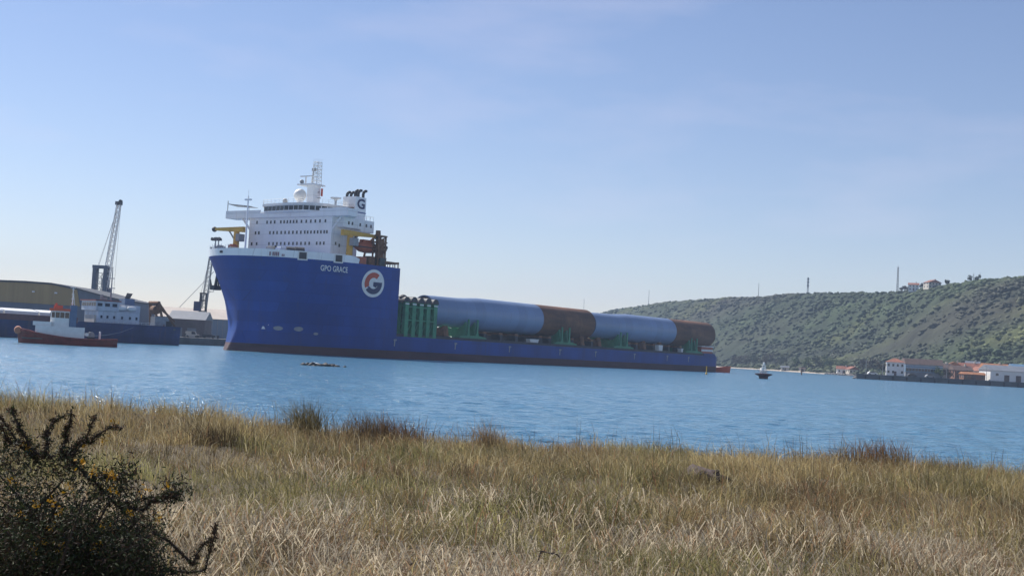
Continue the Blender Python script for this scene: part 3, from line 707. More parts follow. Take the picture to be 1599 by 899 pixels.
def superstructure():
    A0, A1, W = 16.8, 30.4, 15.6
    main = MB(True).box(A0, A0 + 8.5, -W - 1.0, W - .6, FOC, 36.4).build('deckhouse', M_white, ship)
    # casing behind the front block: narrow below (boat recess), wide upper floor
    aft = MB(True).box(A0 + 8.5, A1, -13.5, 11.5, FOC, 33.2).build('after_deckhouse', M_white, ship)
    MB(True).box(A0 + 8.5, A1, -15.2, 17.4, 33.2, 36.4).build('upper_casing', M_white, ship)
    MB(True).box(A0 + 2.0, A0 + 8.5, W - .6, 17.4, 33.8, 36.4).build('side_casing', M_white, ship)
    # bridge deck with wings
    MB(True).prism([(A0 - .9, -25.6), (A0 + 3.2, -25.6), (A0 + 6.5, -17), (A0 + 6.5, 16), (A0 + 3.0, 21.0), (A0 - .9, 21.4)], 36.4, 37.6).build('bridge_deck', M_white, ship)
    for p0, p1, e0, e1 in ((-25.6, -11.5, -25.6, -25.4), (11.0, 21.0, 20.8, 21.0)):
        wing = MB(True); wing.box(A0 - 0.9, A0 - .7, p0, p1, 37.6, 38.5); wing.box(A0 + 3.0, A0 + 3.2, p0, p1, 37.6, 38.5)
        wing.box(A0 - .75, A0 + 3.05, e0, e1, 37.6, 38.45)
        wing.build('wing_bulwark', M_white, ship)
    for p0, p1 in ((-24, -16.6), (21.5, 15.0)):
        MB(True).tube((A0 + .4, p0 + (4 if p0 < 0 else -3.5), 36.5), (A0 + .4, p1, 33.2), .28, n=6).build('wing_strut', M_white, ship)
    # wheelhouse: faceted front
    front = [(A0 + .9, -11.8), (A0 - 1.2, -9.8), (A0 - 2.2, -1.0), (A0 - 2.0, 6.0), (A0 + .6, 10.2), (A0 + 6.0, 11.5), (A0 + 9.5, 11.5), (A0 + 9.5, -11.8)]
    wh = MB(True).prism(front, 37.6, 39.35).build('wheelhouse', M_white, ship)
    ctr = (A0 + 3.5, 0)
    def grow(pts, d):
        out = []
        for a, p in pts:
            L = math.hypot(a - ctr[0], p - ctr[1]); out.append((a + (a - ctr[0]) / L * d, p + (p - ctr[1]) / L * d))
        return out
    MB(True).prism(grow(front, .55), 39.35, 40.0).build('wheelhouse_roof', M_white2, ship)
    for k in range(6):                          # panes of the wheelhouse, facet by facet
        (a0, p0), (a1, p1) = front[k], front[k + 1]
        L = math.hypot(a1 - a0, p1 - p0); n = max(1, round(L / 1.9)); ux, uy = (a1 - a0) / L, (p1 - p0) / L; nx, ny = -uy, ux
        if (a0 - ctr[0]) * nx + (p0 - ctr[1]) * ny < 0: nx, ny = -nx, -ny
        for j in range(n):
            s0, s1 = L * j / n + .12, L * (j + 1) / n - .12
            q = [(a0 + ux * s + nx * o, p0 + uy * s + ny * o) for s, o in ((s0, .01), (s1, .01), (s1, .05), (s0, .05))]
            MB(True).prism(q, 38.1, 39.25).build('pane', M_glass, wh)
    # three rows of small windows over the front
    wm = MB(True).box(-.05, .04, -.26, .26, -.42, .42).mesh('window'); wm.materials.append(M_glass)
    rows = {35.2: [-13.6, -9.6, -8.1, -6.6, -4.2, -2.9, -1.7, -.5, .7, 1.9, 3.7, 5.5, 7.2, 8.9, 10.6, 12.6],
            32.3: [-13.9, -12.6, -8.2, -6.8, -5.4, -3.8, -2.3, -.8, .7, 2.2, 3.7, 5.2, 6.3, 7.5, 8.8, 10.0, 11.2, 12.4, 13.4],
            29.3: [-15.2, -13.2, -8.3, -6.7, -5.2, -3.7, -2.2, -.6, 1.0, 2.5, 4.0, 5.6, 7.1, 9.9, 11.2, 12.5]}
    for z, ps in rows.items():
        for p in ps: link_mesh('window', wm, M_glass, main, S(A0 - .02, p, z))
    for a, z in ((20.6, 35.0), (22.0, 35.0), (25, 35.0), (27.4, 35.0), (29.2, 35.0)):
        o = link_mesh('window', wm, M_glass, ship, S(a, 17.42, z)); o.rotation_euler = (0, 0, R(90))
    for a, z in ((18.6, 29.4), (20.0, 29.0)):
        o = link_mesh('window', wm, M_glass, main, S(a, W - .58, z)); o.rotation_euler = (0, 0, R(90))
    # funnel casing with letter G and exhaust pipes
    fu = MB(True).box(25.6, 29.8, 10.0, 14.6, 36.4, 42.8).build('funnel', M_white, ship)
    MB(True).box(25.5, 29.9, 9.9, 14.7, 38.5, 38.75).build('band', M_blue, fu)
    V, Fs = text_polys('G', 1.0, 0.03); w = max(v.x for v in V) - min(v.x for v in V); x0 = min(v.x for v in V)
    m = MB(True); m.v = [(26.3 + (v.x - x0) / w * 3.0, 14.66, 39.75 + v.y / .72 * 2.6) for v in V]; m.f = Fs
    m.build('funnel_letter', M_emblue, fu)
    for a, p in ((26.4, 10.6), (26.9, 11.6), (27.5, 12.6), (27.8, 13.4), (29.2, 13.9)):
        e = MB(True); hz = 42.7 + (0.2 if p < 12 else .75)
        pts = [(a, p, 42.7), (a, p, hz + .5), (a + .15, p + .1, hz + .95), (a + .5, p + .2, hz + 1.25), (a + 1.0, p + .3, hz + 1.3)]
        e.path(pts, [.4, .4, .4, .4, .36], 10); e.build('exhaust_pipe', M_dark, fu, True)
    # roof gear: satellite domes, radar mast, small antennas
    d = MB(True).sphere((A0 + 3.0, -.6, 43.6), 1.75, 18).build('satellite_dome', M_white2, ship, True); MB(True).tube((A0 + 3, -.6, 40.8), (A0 + 3, -.6, 42.1), .7, .9, 10).build('dome_pedestal', M_white, d)
    d = MB(True).sphere((A0 + 7.0, .2, 43.3), 1.35, 16).build('satellite_dome', M_grey, ship, True); MB(True).tube((A0 + 7, .2, 40.8), (A0 + 7, .2, 42.2), .9, .9, 10).build('dome_pedestal', M_white, d)
    d = MB(True).sphere((A0 + 2.0, -5.2, 42.0), .72, 12).build('satellite_dome', M_grey, ship, True); MB(True).tube((A0 + 2, -5.2, 40.8), (A0 + 2, -5.2, 41.5), .25, n=6).build('dome_pedestal', M_white, d)
    t = MB(True); t.prism([(A0 + 3.0, 3.2), (A0 + 5.6, 3.2), (A0 + 5.6, 5.6), (A0 + 3.0, 5.6)], 40.8, 46.2); mast = t.build('radar_mast', M_white, ship)
    MB(True).box(A0 + 2.0, A0 + 6.6, .2, 6.4, 46.2, 46.6).build('mast_platform', M_white, mast)
    t = MB(True).lattice((A0 + 4.3, 5.2, 46.6), (A0 + 4.3, 5.4, 52.6), 1.9, 1.5, 6, .12, .08)
    for k in range(5): t.tube((A0 + 3.6 + k * .35, 4.5 + .4 * k, 52.5), (A0 + 3.6 + k * .35, 4.5 + .4 * k, 53.5), .05, n=4)
    t.build('mast_lattice', M_white2, mast)
    MB(True).box(A0 + 3.0, A0 + 3.3, .2, 4.6, 48.6, 48.9).tube((A0 + 3.1, 2.4, 46.6), (A0 + 3.1, 2.4, 48.6), .2, n=6).build('radar_scanner', M_white2, mast)
    MB(True).sphere((A0 + 2.6, 1.4, 47.2), .6, 10).build('small_dome', M_grey, mast, True)
    MB(True).tube((A0 + 4.2, 3.9, 46.6), (A0 + 4.2, 3.9, 50.6), .18, n=6).box(A0 + 3.9, A0 + 4.5, 3.6, 4.8, 50.2, 51.0).build('signal_horn', M_grey, mast)
    MB(True).box(A0 + 5.4, A0 + 5.9, 6.0, 6.3, 43.5, 45.6).build('flag', M_emred, mast)
    MB(True).box(A0 + 4.6, A0 + 5.0, 5.6, 6.6, 42.8, 43.0).box(A0+4.6, A0+5.0, 5.6, 6.0, 44.4, 44.6).build('lamp_bracket', M_grey, mast)
    m = MB(True); m.lathe([(.3, 0), (.35, 1.6), (1.5, 2.0), (1.5, 2.25)], (A0 + 6, 10.0, 40.8), (0, 0, 1), 12); m.build('compass_stand', M_white2, ship)
    MB(True).box(A0 + 8, A0 + 8.6, 11.0, 14.4, 39.0, 39.8).build('life_raft_rack', M_rust2, ship)
    # thin rails
    rl = MB(True)
    edge = grow(front, .4)
    for (a0, p0), (a1, p1) in zip(edge, edge[1:] + edge[:1]):
        n = max(1, round(math.hypot(a1 - a0, p1 - p0) / 1.8))
        for z in (41.45, 42.0): rl.tube((a0, p0, z), (a1, p1, z), .035, n=3, cap=False)
        for j in range(n): q = j / n; rl.tube((a0 + (a1-a0)*q, p0 + (p1-p0)*q, 40.9), (a0 + (a1-a0)*q, p0 + (p1-p0)*q, 42.0), .04, n=3, cap=False)
    rl.build('roof_railing', M_white2, ship)
    rl = MB(True)
    for a in np.arange(26, 30.4, 1.4): rl.tube((a, 17.3, 36.4), (a, 17.3, 37.6), .05, n=3)
    rl.tube((26, 17.3, 37.6), (30.3, 17.3, 37.6), .05, n=3); rl.tube((30.3, 10, 37.6), (30.3, 17.3, 37.6), .05, n=3)
    for p in np.arange(10, 17.3, 1.5): rl.tube((30.3, p, 36.4), (30.3, p, 37.6), .05, n=3)
    rl.build('casing_railing', M_white2, ship)
    # awning frame on the starboard wing
    MB(True).tube((A0 - .6, -25.3, 38.5), (A0 - .6, -25.3, 41.4), .12, n=6).add([(A0 - .6, -25, 40.4), (A0 + 2.6, -25, 40.1), (A0 + 2.6, -16.5, 39.5), (A0 - .6, -16.5, 39.7), (A0 - .6, -25, 40.6), (A0 + 2.6, -25, 40.3), (A0 + 2.6, -16.5, 39.6), (A0 - .6, -16.5, 39.8)],
        [(0,1,2,3),(4,5,6,7),(0,1,5,4),(1,2,6,5),(2,3,7,6),(3,0,4,7)]).tube((A0 - .6, -16.5, 37.6), (A0 - .6, -16.5, 39.7), .08, n=4).build('wing_awning', M_grey, ship)
superstructure()
for o_ in list(ship.children):                 # roof gear stands on the wheelhouse roof at 40 m
    k_ = o_.name.split('.')[0]
    if k_ in ('satellite_dome', 'radar_mast', 'compass_stand', 'roof_railing'): o_.location.z = -0.85
    if k_ == 'radar_mast': o_.location.y = 1.2
def foredeck():
    m = MB(True).tube((6.5, -6.2, FOC), (6.5, -6.2, 41.0), .30, .16, 8); m.box(6.2, 6.8, -7.3, -5.1, 39.8, 40.2); m.tube((6.5, -6.2, 41), (6.5, -6.2, 42.6), .06, n=4)
    m.build('foremast', M_white, ship)
    # lamp post at the stem
    m = MB(True)
    for p in (-12.6, -11.4): m.tube((1.8, p, FOC), (1.8, p, 29.6), .16, n=6)
    m.box(1.5, 2.1, -13.6, -10.4, 28.6, 28.8); lp = m.build('bow_light_post', M_grey, ship)
    for p in (-13.3, -12.3, -11.3, -10.4): MB(True).lathe([(.3, 0), (.45, .5), (.45, .8)], (1.8, p, 28.9), (-1, 0, .2), 8).build('floodlight', M_dark, lp)
    # yellow deck crane, starboard, with pedestal
    for nm, a, p, a1, p1, z, in (('deck_crane', 13.8, -18.2, 13.4, -27.0, 33.0), ('deck_crane', 20.0, 18.8, 30.0, 18.9, 32.2)):
        ped = MB(True).tube((a, p, FOC), (a, p, z - .6), .95, .8, 12); c = ped.build(nm, M_yellow, ship, True)
        j = MB(True)
        d = Vector((a1 - a, p1 - p, 0)).normalized(); sdv = Vector((-d.y, d.x, 0)) * .55; b0 = Vector((a, p, z)) - d * 3.0; b1 = Vector((a1, p1, z + .1))
        j.add([b0 - sdv + Vector((0,0,-.8)), b0 + sdv + Vector((0,0,-.8)), b0 + sdv + Vector((0,0,.7)), b0 - sdv + Vector((0,0,.7)),
               b1 - sdv * .7 + Vector((0,0,-.3)), b1 + sdv * .7 + Vector((0,0,-.3)), b1 + sdv * .7 + Vector((0,0,.4)), b1 - sdv * .7 + Vector((0,0,.4))],
              [(0,1,2,3),(4,5,6,7),(0,1,5,4),(1,2,6,5),(2,3,7,6),(3,0,4,7)]); j.build('crane_jib', M_yellow, c)
        MB(True).sphere((b1.x, b1.y, b1.z), .75, 10).build('jib_head', M_dark, c, True)
        MB(True).tube(Vector((a, p, z - 3.6)), Vector((a, p, z - .3)) + d * 3.0, .22, n=6).build('crane_ram', M_grey, c)
        MB(True).box(a - 1.1, a + .9, p + .9, p + 2.3, z - 3.3, z - 1.3).build('crane_cab', M_grey, c)
    # winches: drums with dark rope, seen as half rounds over the bulwark
    for a, p in ((8.5, -13.0), (9.5, 8.0), (10.2, 10.4)):
        w = MB(True).lathe([(1.75, -1.2), (1.75, 1.2)], (a, p, 25.9), (.8, .6, 0), 18).build('winch_drum', M_dark, ship, True)
        MB(True).box(a - 1.4, a + 1.4, p - 1.2, p + 1.2, FOC, 25.0).build('winch_bed', M_grey, w)
    for a, p, h, mt in ((11.0, -16.2, 28.4, M_orange), (9.0, 1.0, 27.6, M_cream), (9.4, 4.2, 27.4, M_white), (5.0, -15.0, 27.6, M_white), (4.0, -13.0, 27.3, M_grey)):
        MB(True).box(a - .9, a + .9, p - 1.0, p + 1.0, FOC, h).box(a - .6, a + .6, p - .7, p + .7, h, h + .25).build('deck_locker', mt, ship)
    MB(True).tube((9.0, 2.7, FOC), (9.0, 2.7, 28.0), .3, n=6).build('vent_post', M_dark, ship)
    rl = MB(True)
    for k in range(10): rl.tube((2.5 + k * .25, -15.5 + k * .6, FOC), (2.5 + k * .25, -15.5 + k * .6, 27.5 + .3 * (k % 3)), .07, n=4)
    rl.build('bow_rail_posts', M_white, ship)
    # lifeboat with davits in the port recess
    prof = [(.05, -4.4), (.75, -4.0), (1.35, -2.6), (1.55, 0), (1.35, 2.6), (.75, 4.0), (.05, 4.4)]
    lb = MB(True).lathe(prof, (27.8, 17.6, 29.2), (1, 0, 0), 14).build('lifeboat', M_orange, ship, True)
    MB(True).box(25.6, 29.4, 16.9, 18.3, 30.4, 31.2).build('lifeboat_cabin', M_orange, lb)
    MB(True).box(23.4, 32.2, 16.05, 19.15, 29.0, 29.25).build('lifeboat_fender', M_dark, lb)
    for a in (24.6, 31.0):
        MB(True).path([(a, 13.0, FOC), (a, 14.8, 30.5), (a, 17.6, 32.6)], [.32, .3, .22], 6).build('davit', M_rust2, ship)
    for a, p, z0, z1, mt in ((24.5, 18.8, FOC, 26.4, M_grey), (27.5, 19.2, FOC, 26.8, M_rust2), (30.5, 20.4, FOC, 26.6, M_deck), (22.5, 20.6, FOC, 26.2, M_orange)):
        MB(True).box(a - 1.2, a + 1.2, p - 1.0, p + 1.0, z0, z1).build('deck_machinery', mt, ship)
    # rusty equipment tower at the after corner of the forecastle
    t = MB(True); a0, a1, p0, p1 = 28.8, 31.6, 19.0, 20.9
    for a in (a0, a1):
        for p in (p0, p1): t.tube((a, p, FOC), (a, p, 32.6), .26, n=6)
    for z in (26.4, 28.6, 30.6, 32.3): t.box(a0 - .3, a1 + .3, p0 - .3, p1 + .3, z, z + .35)
    for z0, z1 in ((24.2, 26.4), (26.7, 28.6), (28.9, 30.6), (30.9, 32.3)):
        t.tube((a0, p1, z0), (a1, p1, z1), .16, n=4); t.tube((a0, p0, z1), (a1, p0, z0), .16, n=4); t.tube((a1, p0, z0), (a1, p1, z1), .16, n=4)
    tw = t.build('equipment_tower', M_rust2, ship)
    MB(True).box(29.4, 31.4, 19.3, 20.7, 26.8, 31.6).build('machinery_casing', M_rust2, tw); MB(True).tube((29.4, 20, 32.6), (29.4, 20, 33.9), .75, .65, 10).build('vent_cowl', M_rust2, tw, True)
    for z in (26.6, 28.8, 30.8): MB(True).box(31.8, 32.7, 19.4, 20.6, z, z + .2).tube((32.6, 20.0, z), (32.6, 20.0, z + 1.2), .06, n=4).build('side_platform', M_grey, tw)
    MB(True).lathe([(.25, 0), (.55, .5), (.55, .8)], (32.2, 20.0, 29.6), (1, 0, 0), 8).build('floodlight', M_dark, tw)
    rl = MB(True)
    for p in np.arange(6, 23.9, 1.6): rl.tube((34.3, p, FOC), (34.3, p, 25.7), .12, n=4)
    rl.box(34.2, 34.4, 6, 23.6, 25.2, 25.8); rl.box(29, 34.3, 23.4, 23.6, 25.3, 25.7)
    for a in np.arange(29, 34.3, 1.0): rl.tube((a, 23.5, FOC), (a, 23.5, 25.6), .12, n=4)
    rl.build('after_rail', M_rust2, ship)
    # stern block
    sb = MB(True).prism([(212, 16.0), (LOA - .6, 16.0), (LOA - .6, 21.2), (212, 23.0)], DECK + .05, DECK + .9).build('stern_block', M_blue, ship)
    hs = MB(True).box(214.5, 223.5, 17.5, 20.5, DECK + .9, DECK + 3.4).build('stern_winch_house', M_orange, ship)
    MB(True).box(214.0, 224.0, 17.2, 20.8, DECK + 3.4, DECK + 3.7).build('house_roof', M_white2, hs)
    MB(True).box(214.4, 223.6, 20.5, 20.56, DECK + 1.7, DECK + 2.4).build('stripe', M_white2, hs)
    # deck edge: low coaming, coloured dark for the deck gear in shade
    MB(True).box(LF + .2, 212, 22.6, 22.9, DECK, DECK + 0.75).build('shaded_coaming', M_dark, ship)
    MB(True).box(LF + .2, 212, -22.9, -22.6, DECK, DECK + 0.75).build('shaded_coaming', M_dark, ship)
foredeck()

# ------------------------------------------------------------------ cargo on the ship: things of their own
def ship_world(a, p, z): return ship.matrix_basis @ Vector((a, -p, z)) if False else Vector((-70.1 + a * math.sin(AL) + p * math.cos(AL), 330.0 + a * math.cos(AL) - p * math.sin(AL), z))
RZ = R(90) - AL
PR, PZ = 4.85, 14.05
def pile(a0, p, L, label):
    r = empty('monopile', ship_world(a0, p, PZ - PR), RZ, label, 'steel pile', 'steel piles lying on the ship deck')
    z = PR
    def sect(name, prof, mat):
        m = MB(); n = 40
        for x, rr in prof:
            for i in range(n): an = 2 * math.pi * i / n; m.v.append((x, rr * math.cos(an), z + rr * math.sin(an)))
        for k in range(len(prof) - 1): m.f += [(k*n+i, k*n+(i+1)%n, (k+1)*n+(i+1)%n, (k+1)*n+i) for i in range(n)]
        return m.build(name, mat, r, True)
    x1 = L * .638
    t = sect('coated_section', [(0.3, PR * .78), (0, PR * .78), (0, PR * .86), (L * .18, PR * .885), (L * .29, PR), (x1, PR)], M_pile)
    sect('bare_section', [(x1, PR), (x1, PR + .03), (L, PR + .03), (L, PR - .1), (L - .5, PR - .12)], M_rust)
    sect('inner_wall', [(0.3, PR * .78), (L * .18, PR * .8), (L * .29, PR - .12), (L - .5, PR - .12)], M_rust)
pile(53.4, 17.0, 83.0, 'nearer steel pile, grey with rusty brown end, just behind the green frames')
pile(138.0, 17.0, 84.8, 'farther steel pile of the near row, its brown end over the stern')
pile(73.0, 5.6, 70.0, 'inner steel pile mostly hidden behind the nearer near-row pile')
pile(147.0, 5.6, 74.0, 'inner steel pile mostly hidden behind the farther near-row pile')
def cradle(a, label):
    r = empty('pile_cradle', ship_world(a, 17.0, DECK + .06), RZ, label, 'cradle', 'green cradles holding the steel piles')
    zt = PZ - PR - DECK - .06           # height of the pile's belly over the deck
    # broad base on the port edge, flared feet
    MB().prism([(-7.0, 0), (7.0, 0), (6.2, 1.1), (3.4, 1.5), (-3.4, 1.5), (-6.2, 1.1)], -5.4, -4.4, 'y').build('base_plate', M_green, r)
    MB().prism([(-5.2, 0), (5.2, 0), (4.4, 1.0), (-4.4, 1.0)], -4.4, 16, 'y').build('base_beam', M_green, r)
    for x in (-2.1, 2.1):
        m = MB(); m.prism([(x - .85, 1.0), (x + .85, 1.0), (x + .34, 2.6), (x + .3, 6.2), (x - .3, 6.2), (x - .34, 2.6)], -5.35, -4.95, 'y')
        m.build('upright', M_green, r)
        s = MB(); pts = []
        for yc in (0.0, 11.4):
            arc = [(yc + (PR + .06) * math.sin(R(d)), zt + PR - (PR + .06) * math.cos(R(d))) for d in range(-58, 59, 8)]
            s.prism([(yc - 4.9, .95)] + arc + [(yc + 4.9, .95)], x - .45, x + .45, 'x')
        s.build('saddle', M_green, r)
    MB().box(-6.6, 6.6, -4.3, 16, 0.02, .35).build('foot_plate', M_green, r)
for a, lb in ((70.0, 'green steel cradle under the front of the nearer pile'), (118.5, 'green steel cradle under the brown end of the nearer pile'),
              (154.5, 'green steel cradle under the front of the farther pile'), (205.3, 'green steel cradle under the brown end of the farther pile')):
    cradle(a, lb)
def dunnage():
    k = 0
    for a in (60.5, 132.0, 142.5, 172.5, 184, 218):
        r = empty('support_block', ship_world(a, 17.0, DECK + .06), RZ, ['rust-brown support block under the front tip of the nearer pile', 'rust-brown support block under the brown tip of the nearer pile', 'rust-brown support block at the front tip of the farther pile',
              'brown block under the middle of the farther pile, left one', 'brown block under the middle of the farther pile, right one', 'rust-brown support block nearest the stern'][k], 'block', 'support blocks under the piles'); k += 1
        zt = PZ - PR - DECK - .06
        m = MB(); arc = [((PR * .99) * math.sin(R(d)), zt + PR - (PR + .02) * math.cos(R(d))) for d in range(-32, 33, 8)]
        m.prism([(-3.2, .9)] + arc + [(3.2, .9)], -1.0, 1.0, 'x'); m.build('block', M_rust2, r); MB().box(-1.3, 1.3, -3.6, 3.6, 0, .9).build('base', M_dark, r)
    names = ['added gap-filling trestle behind the first green cradle', 'added gap-filling trestle, second behind the first green cradle', 'added gap-filling trestle left of the white gap block under the nearer pile', 'added gap-filling trestle right of the white gap block under the nearer pile',
             'added gap-filling trestle just before the second green cradle', 'added gap-filling trestle under the rusty part of the nearer pile', 'added gap-filling trestle near the tip of the rusty part', 'added gap-filling trestle just behind the third green cradle',
             'added gap-filling trestle under the taper of the farther pile', 'added gap-filling trestle left of the farther white gap block', 'added gap-filling trestle right of the farther white gap block', 'added gap-filling trestle just before the stern cradle']
    for a, lb in zip((78, 86, 94, 107, 112, 125, 136.9, 161, 166, 178, 189, 198), names):  # added to block the bright background under the piles, so the gap stays dark
        r = empty('gap_trestle', ship_world(a, 0, DECK + .06), RZ, lb, 'trestle', 'trestles added to fill the gap under the piles')
        MB().box(-1.1, 1.1, -21, 21, 0, .5).build('base_beam', M_dark, r)
        MB().box(-.8, .8, -20.5, 20.5, 2.35, 3.0).build('top_beam', M_rust2, r)
        for y in (-19, -13, -7, -1, 5, 11, 17): MB().box(-.7, .7, y - 1.6, y + 1.6, .5, 2.35).build('stool', M_dark, r)
    # two white blocks for background light showing under the piles, and a locker
    for a, w, h, lb in ((101.5, 4.6, 1.6, 'white block standing for the bright gap below the nearer pile'), (180.5, 3.0, 2.6, 'white block standing for the bright gap below the farther pile'), (196.5, 1.4, 1.9, 'narrow white locker on deck near the stern cradle')):
        r = empty('pale_block', ship_world(a, 21.2, DECK + .06), RZ, lb, 'locker')
        MB().prism([(-w / 2 + .3, 0), (w / 2 - .3, 0), (w / 2, h), (-w / 2, h)], -.8, .8, 'y').build('body', M_white2, r); MB().box(-w / 2 - .1, w / 2 + .1, -.9, .9, h, h + .15).build('lid', M_white2, r)
dunnage()
def frames_rack():
    r = empty('frame_stack', ship_world(38.8, 17.0, DECK + .06), RZ, 'tall stack of green steel frames between the blue hull and the piles', 'steel frames')
    L, H = 13.6, 11.2
    n = 5
    for k in range(n):
        x = .7 + k * (L - 1.4) / (n - 1)
        m = MB()
        for y in (-5.5, 0, 5.5):
            m.box(x - .75, x + .75, y - .5, y + .5, 0, H - 1.8)
        for z in (0.3, 3.2, 6.2, 8.3): m.box(x - .5, x + .5, -5.5, 5.5, z, z + .6)
        for y0, y1 in ((-5.5, 0), (0, 5.5)): m.tube((x, y0, .6), (x, y1, 6.2), .28, n=6); m.tube((x, y1, .6), (x, y0, 6.2), .28, n=6)
        f = m.build('frame', M_green, r)
        s = MB(); arc = [(2.2 * math.cos(R(d)), H - 1.8 + 1.5 * math.sin(R(d)) + .12 * (k % 2)) for d in range(0, 181, 20)]
        s.prism([(x + u * .62, v) for u, v in arc], -5.9, 5.9, 'y'); s.build('saddle_top', M_dark, f)
        MB().box(x - .8, x + .8, -6.02, -5.92, H - 2.4, H - 2.1).build('edge_strip', M_white2, f)
    for z in (0.0, 4.4, 8.0): MB().box(0, L, -5.9, -5.5, z, z + .35).box(0, L, 5.5, 5.9, z, z + .35).build('stringer', M_green, r)
    MB().box(1.7, L - .2, -4.9, 4.9, .1, H - 2.2).build('stacked_plates', pm('dark_green_steel', (0.025, 0.11, 0.065), 0.7, 0.3, 0.5), r)
    for y in (-3.9, -2.2, 1.9, 3.7): MB().box(-.25, .25, y - .55, y + .55, .1, H - 1.9).build('front_post', M_green, r)
    for y in (-4.2, -.6, 2.6): MB().sphere((.8, y, H - .7), 1.25, 10, .75).build('saddle_bearing', M_dark, r)
    for k in range(n - 1):
        x = .7 + (k + .5) * (L - 1.4) / (n - 1)
        MB().tube((x - 1.2, -5.6, .4), (x + 1.2, -5.6, 4.4), .16, n=5).tube((x + 1.2, -5.6, 4.6), (x - 1.2, -5.6, 8.0), .16, n=5).build('brace', M_green, r)
frames_rack()

# ------------------------------------------------------------------ tugs
def boat_hull(L, B, prof, mat, parent, name='hull', low=-0.8, n=20):
    """prof(t) -> (half breadth factor, deck height); x from 0 at the bow to L"""
    m = MB(); rings = []
    for k in range(n + 1):
        t = k / n; hbv, zd = prof(t); hbv *= B / 2
        x = t * L
        pts = [(x + (1 - t) ** 3 * L * .045, 0.0, low), (x + (1 - t) ** 4 * L * .04, hbv * .72, low + .1), (x + (1-t)**4 * L * .02, hbv * .93, 0.25), (x, hbv, zd)]
        rings.append([(a, -b, c) for a, b, c in pts[::-1]] + pts[1:])
    w = len(rings[0])
    for rg_ in rings: m.v += rg_
    for k in range(n):
        for i in range(w - 1): m.f.append((k*w+i, k*w+i+1, (k+1)*w+i+1, (k+1)*w+i))
        m.f.append((k*w+w-1, k*w, (k+1)*w, (k+1)*w+w-1))
    m.f.append(tuple(range(w))); m.f.append(tuple(n * w + i for i in range(w)))
    return m.build(name, mat, parent, True)
def tug_prof(t):
    b = min(1.0, (max(t, 0.0) / .30) ** .55) if t < .3 else 1.0
    if t > .85: b *= 1 - .25 * ((t - .85) / .15) ** 2
    z = 1.5 + 1.55 * max(0.0, 1 - t / .62) ** 1.6 + .25 * max(0, (t - .8) / .2)
    return max(b, .02), z
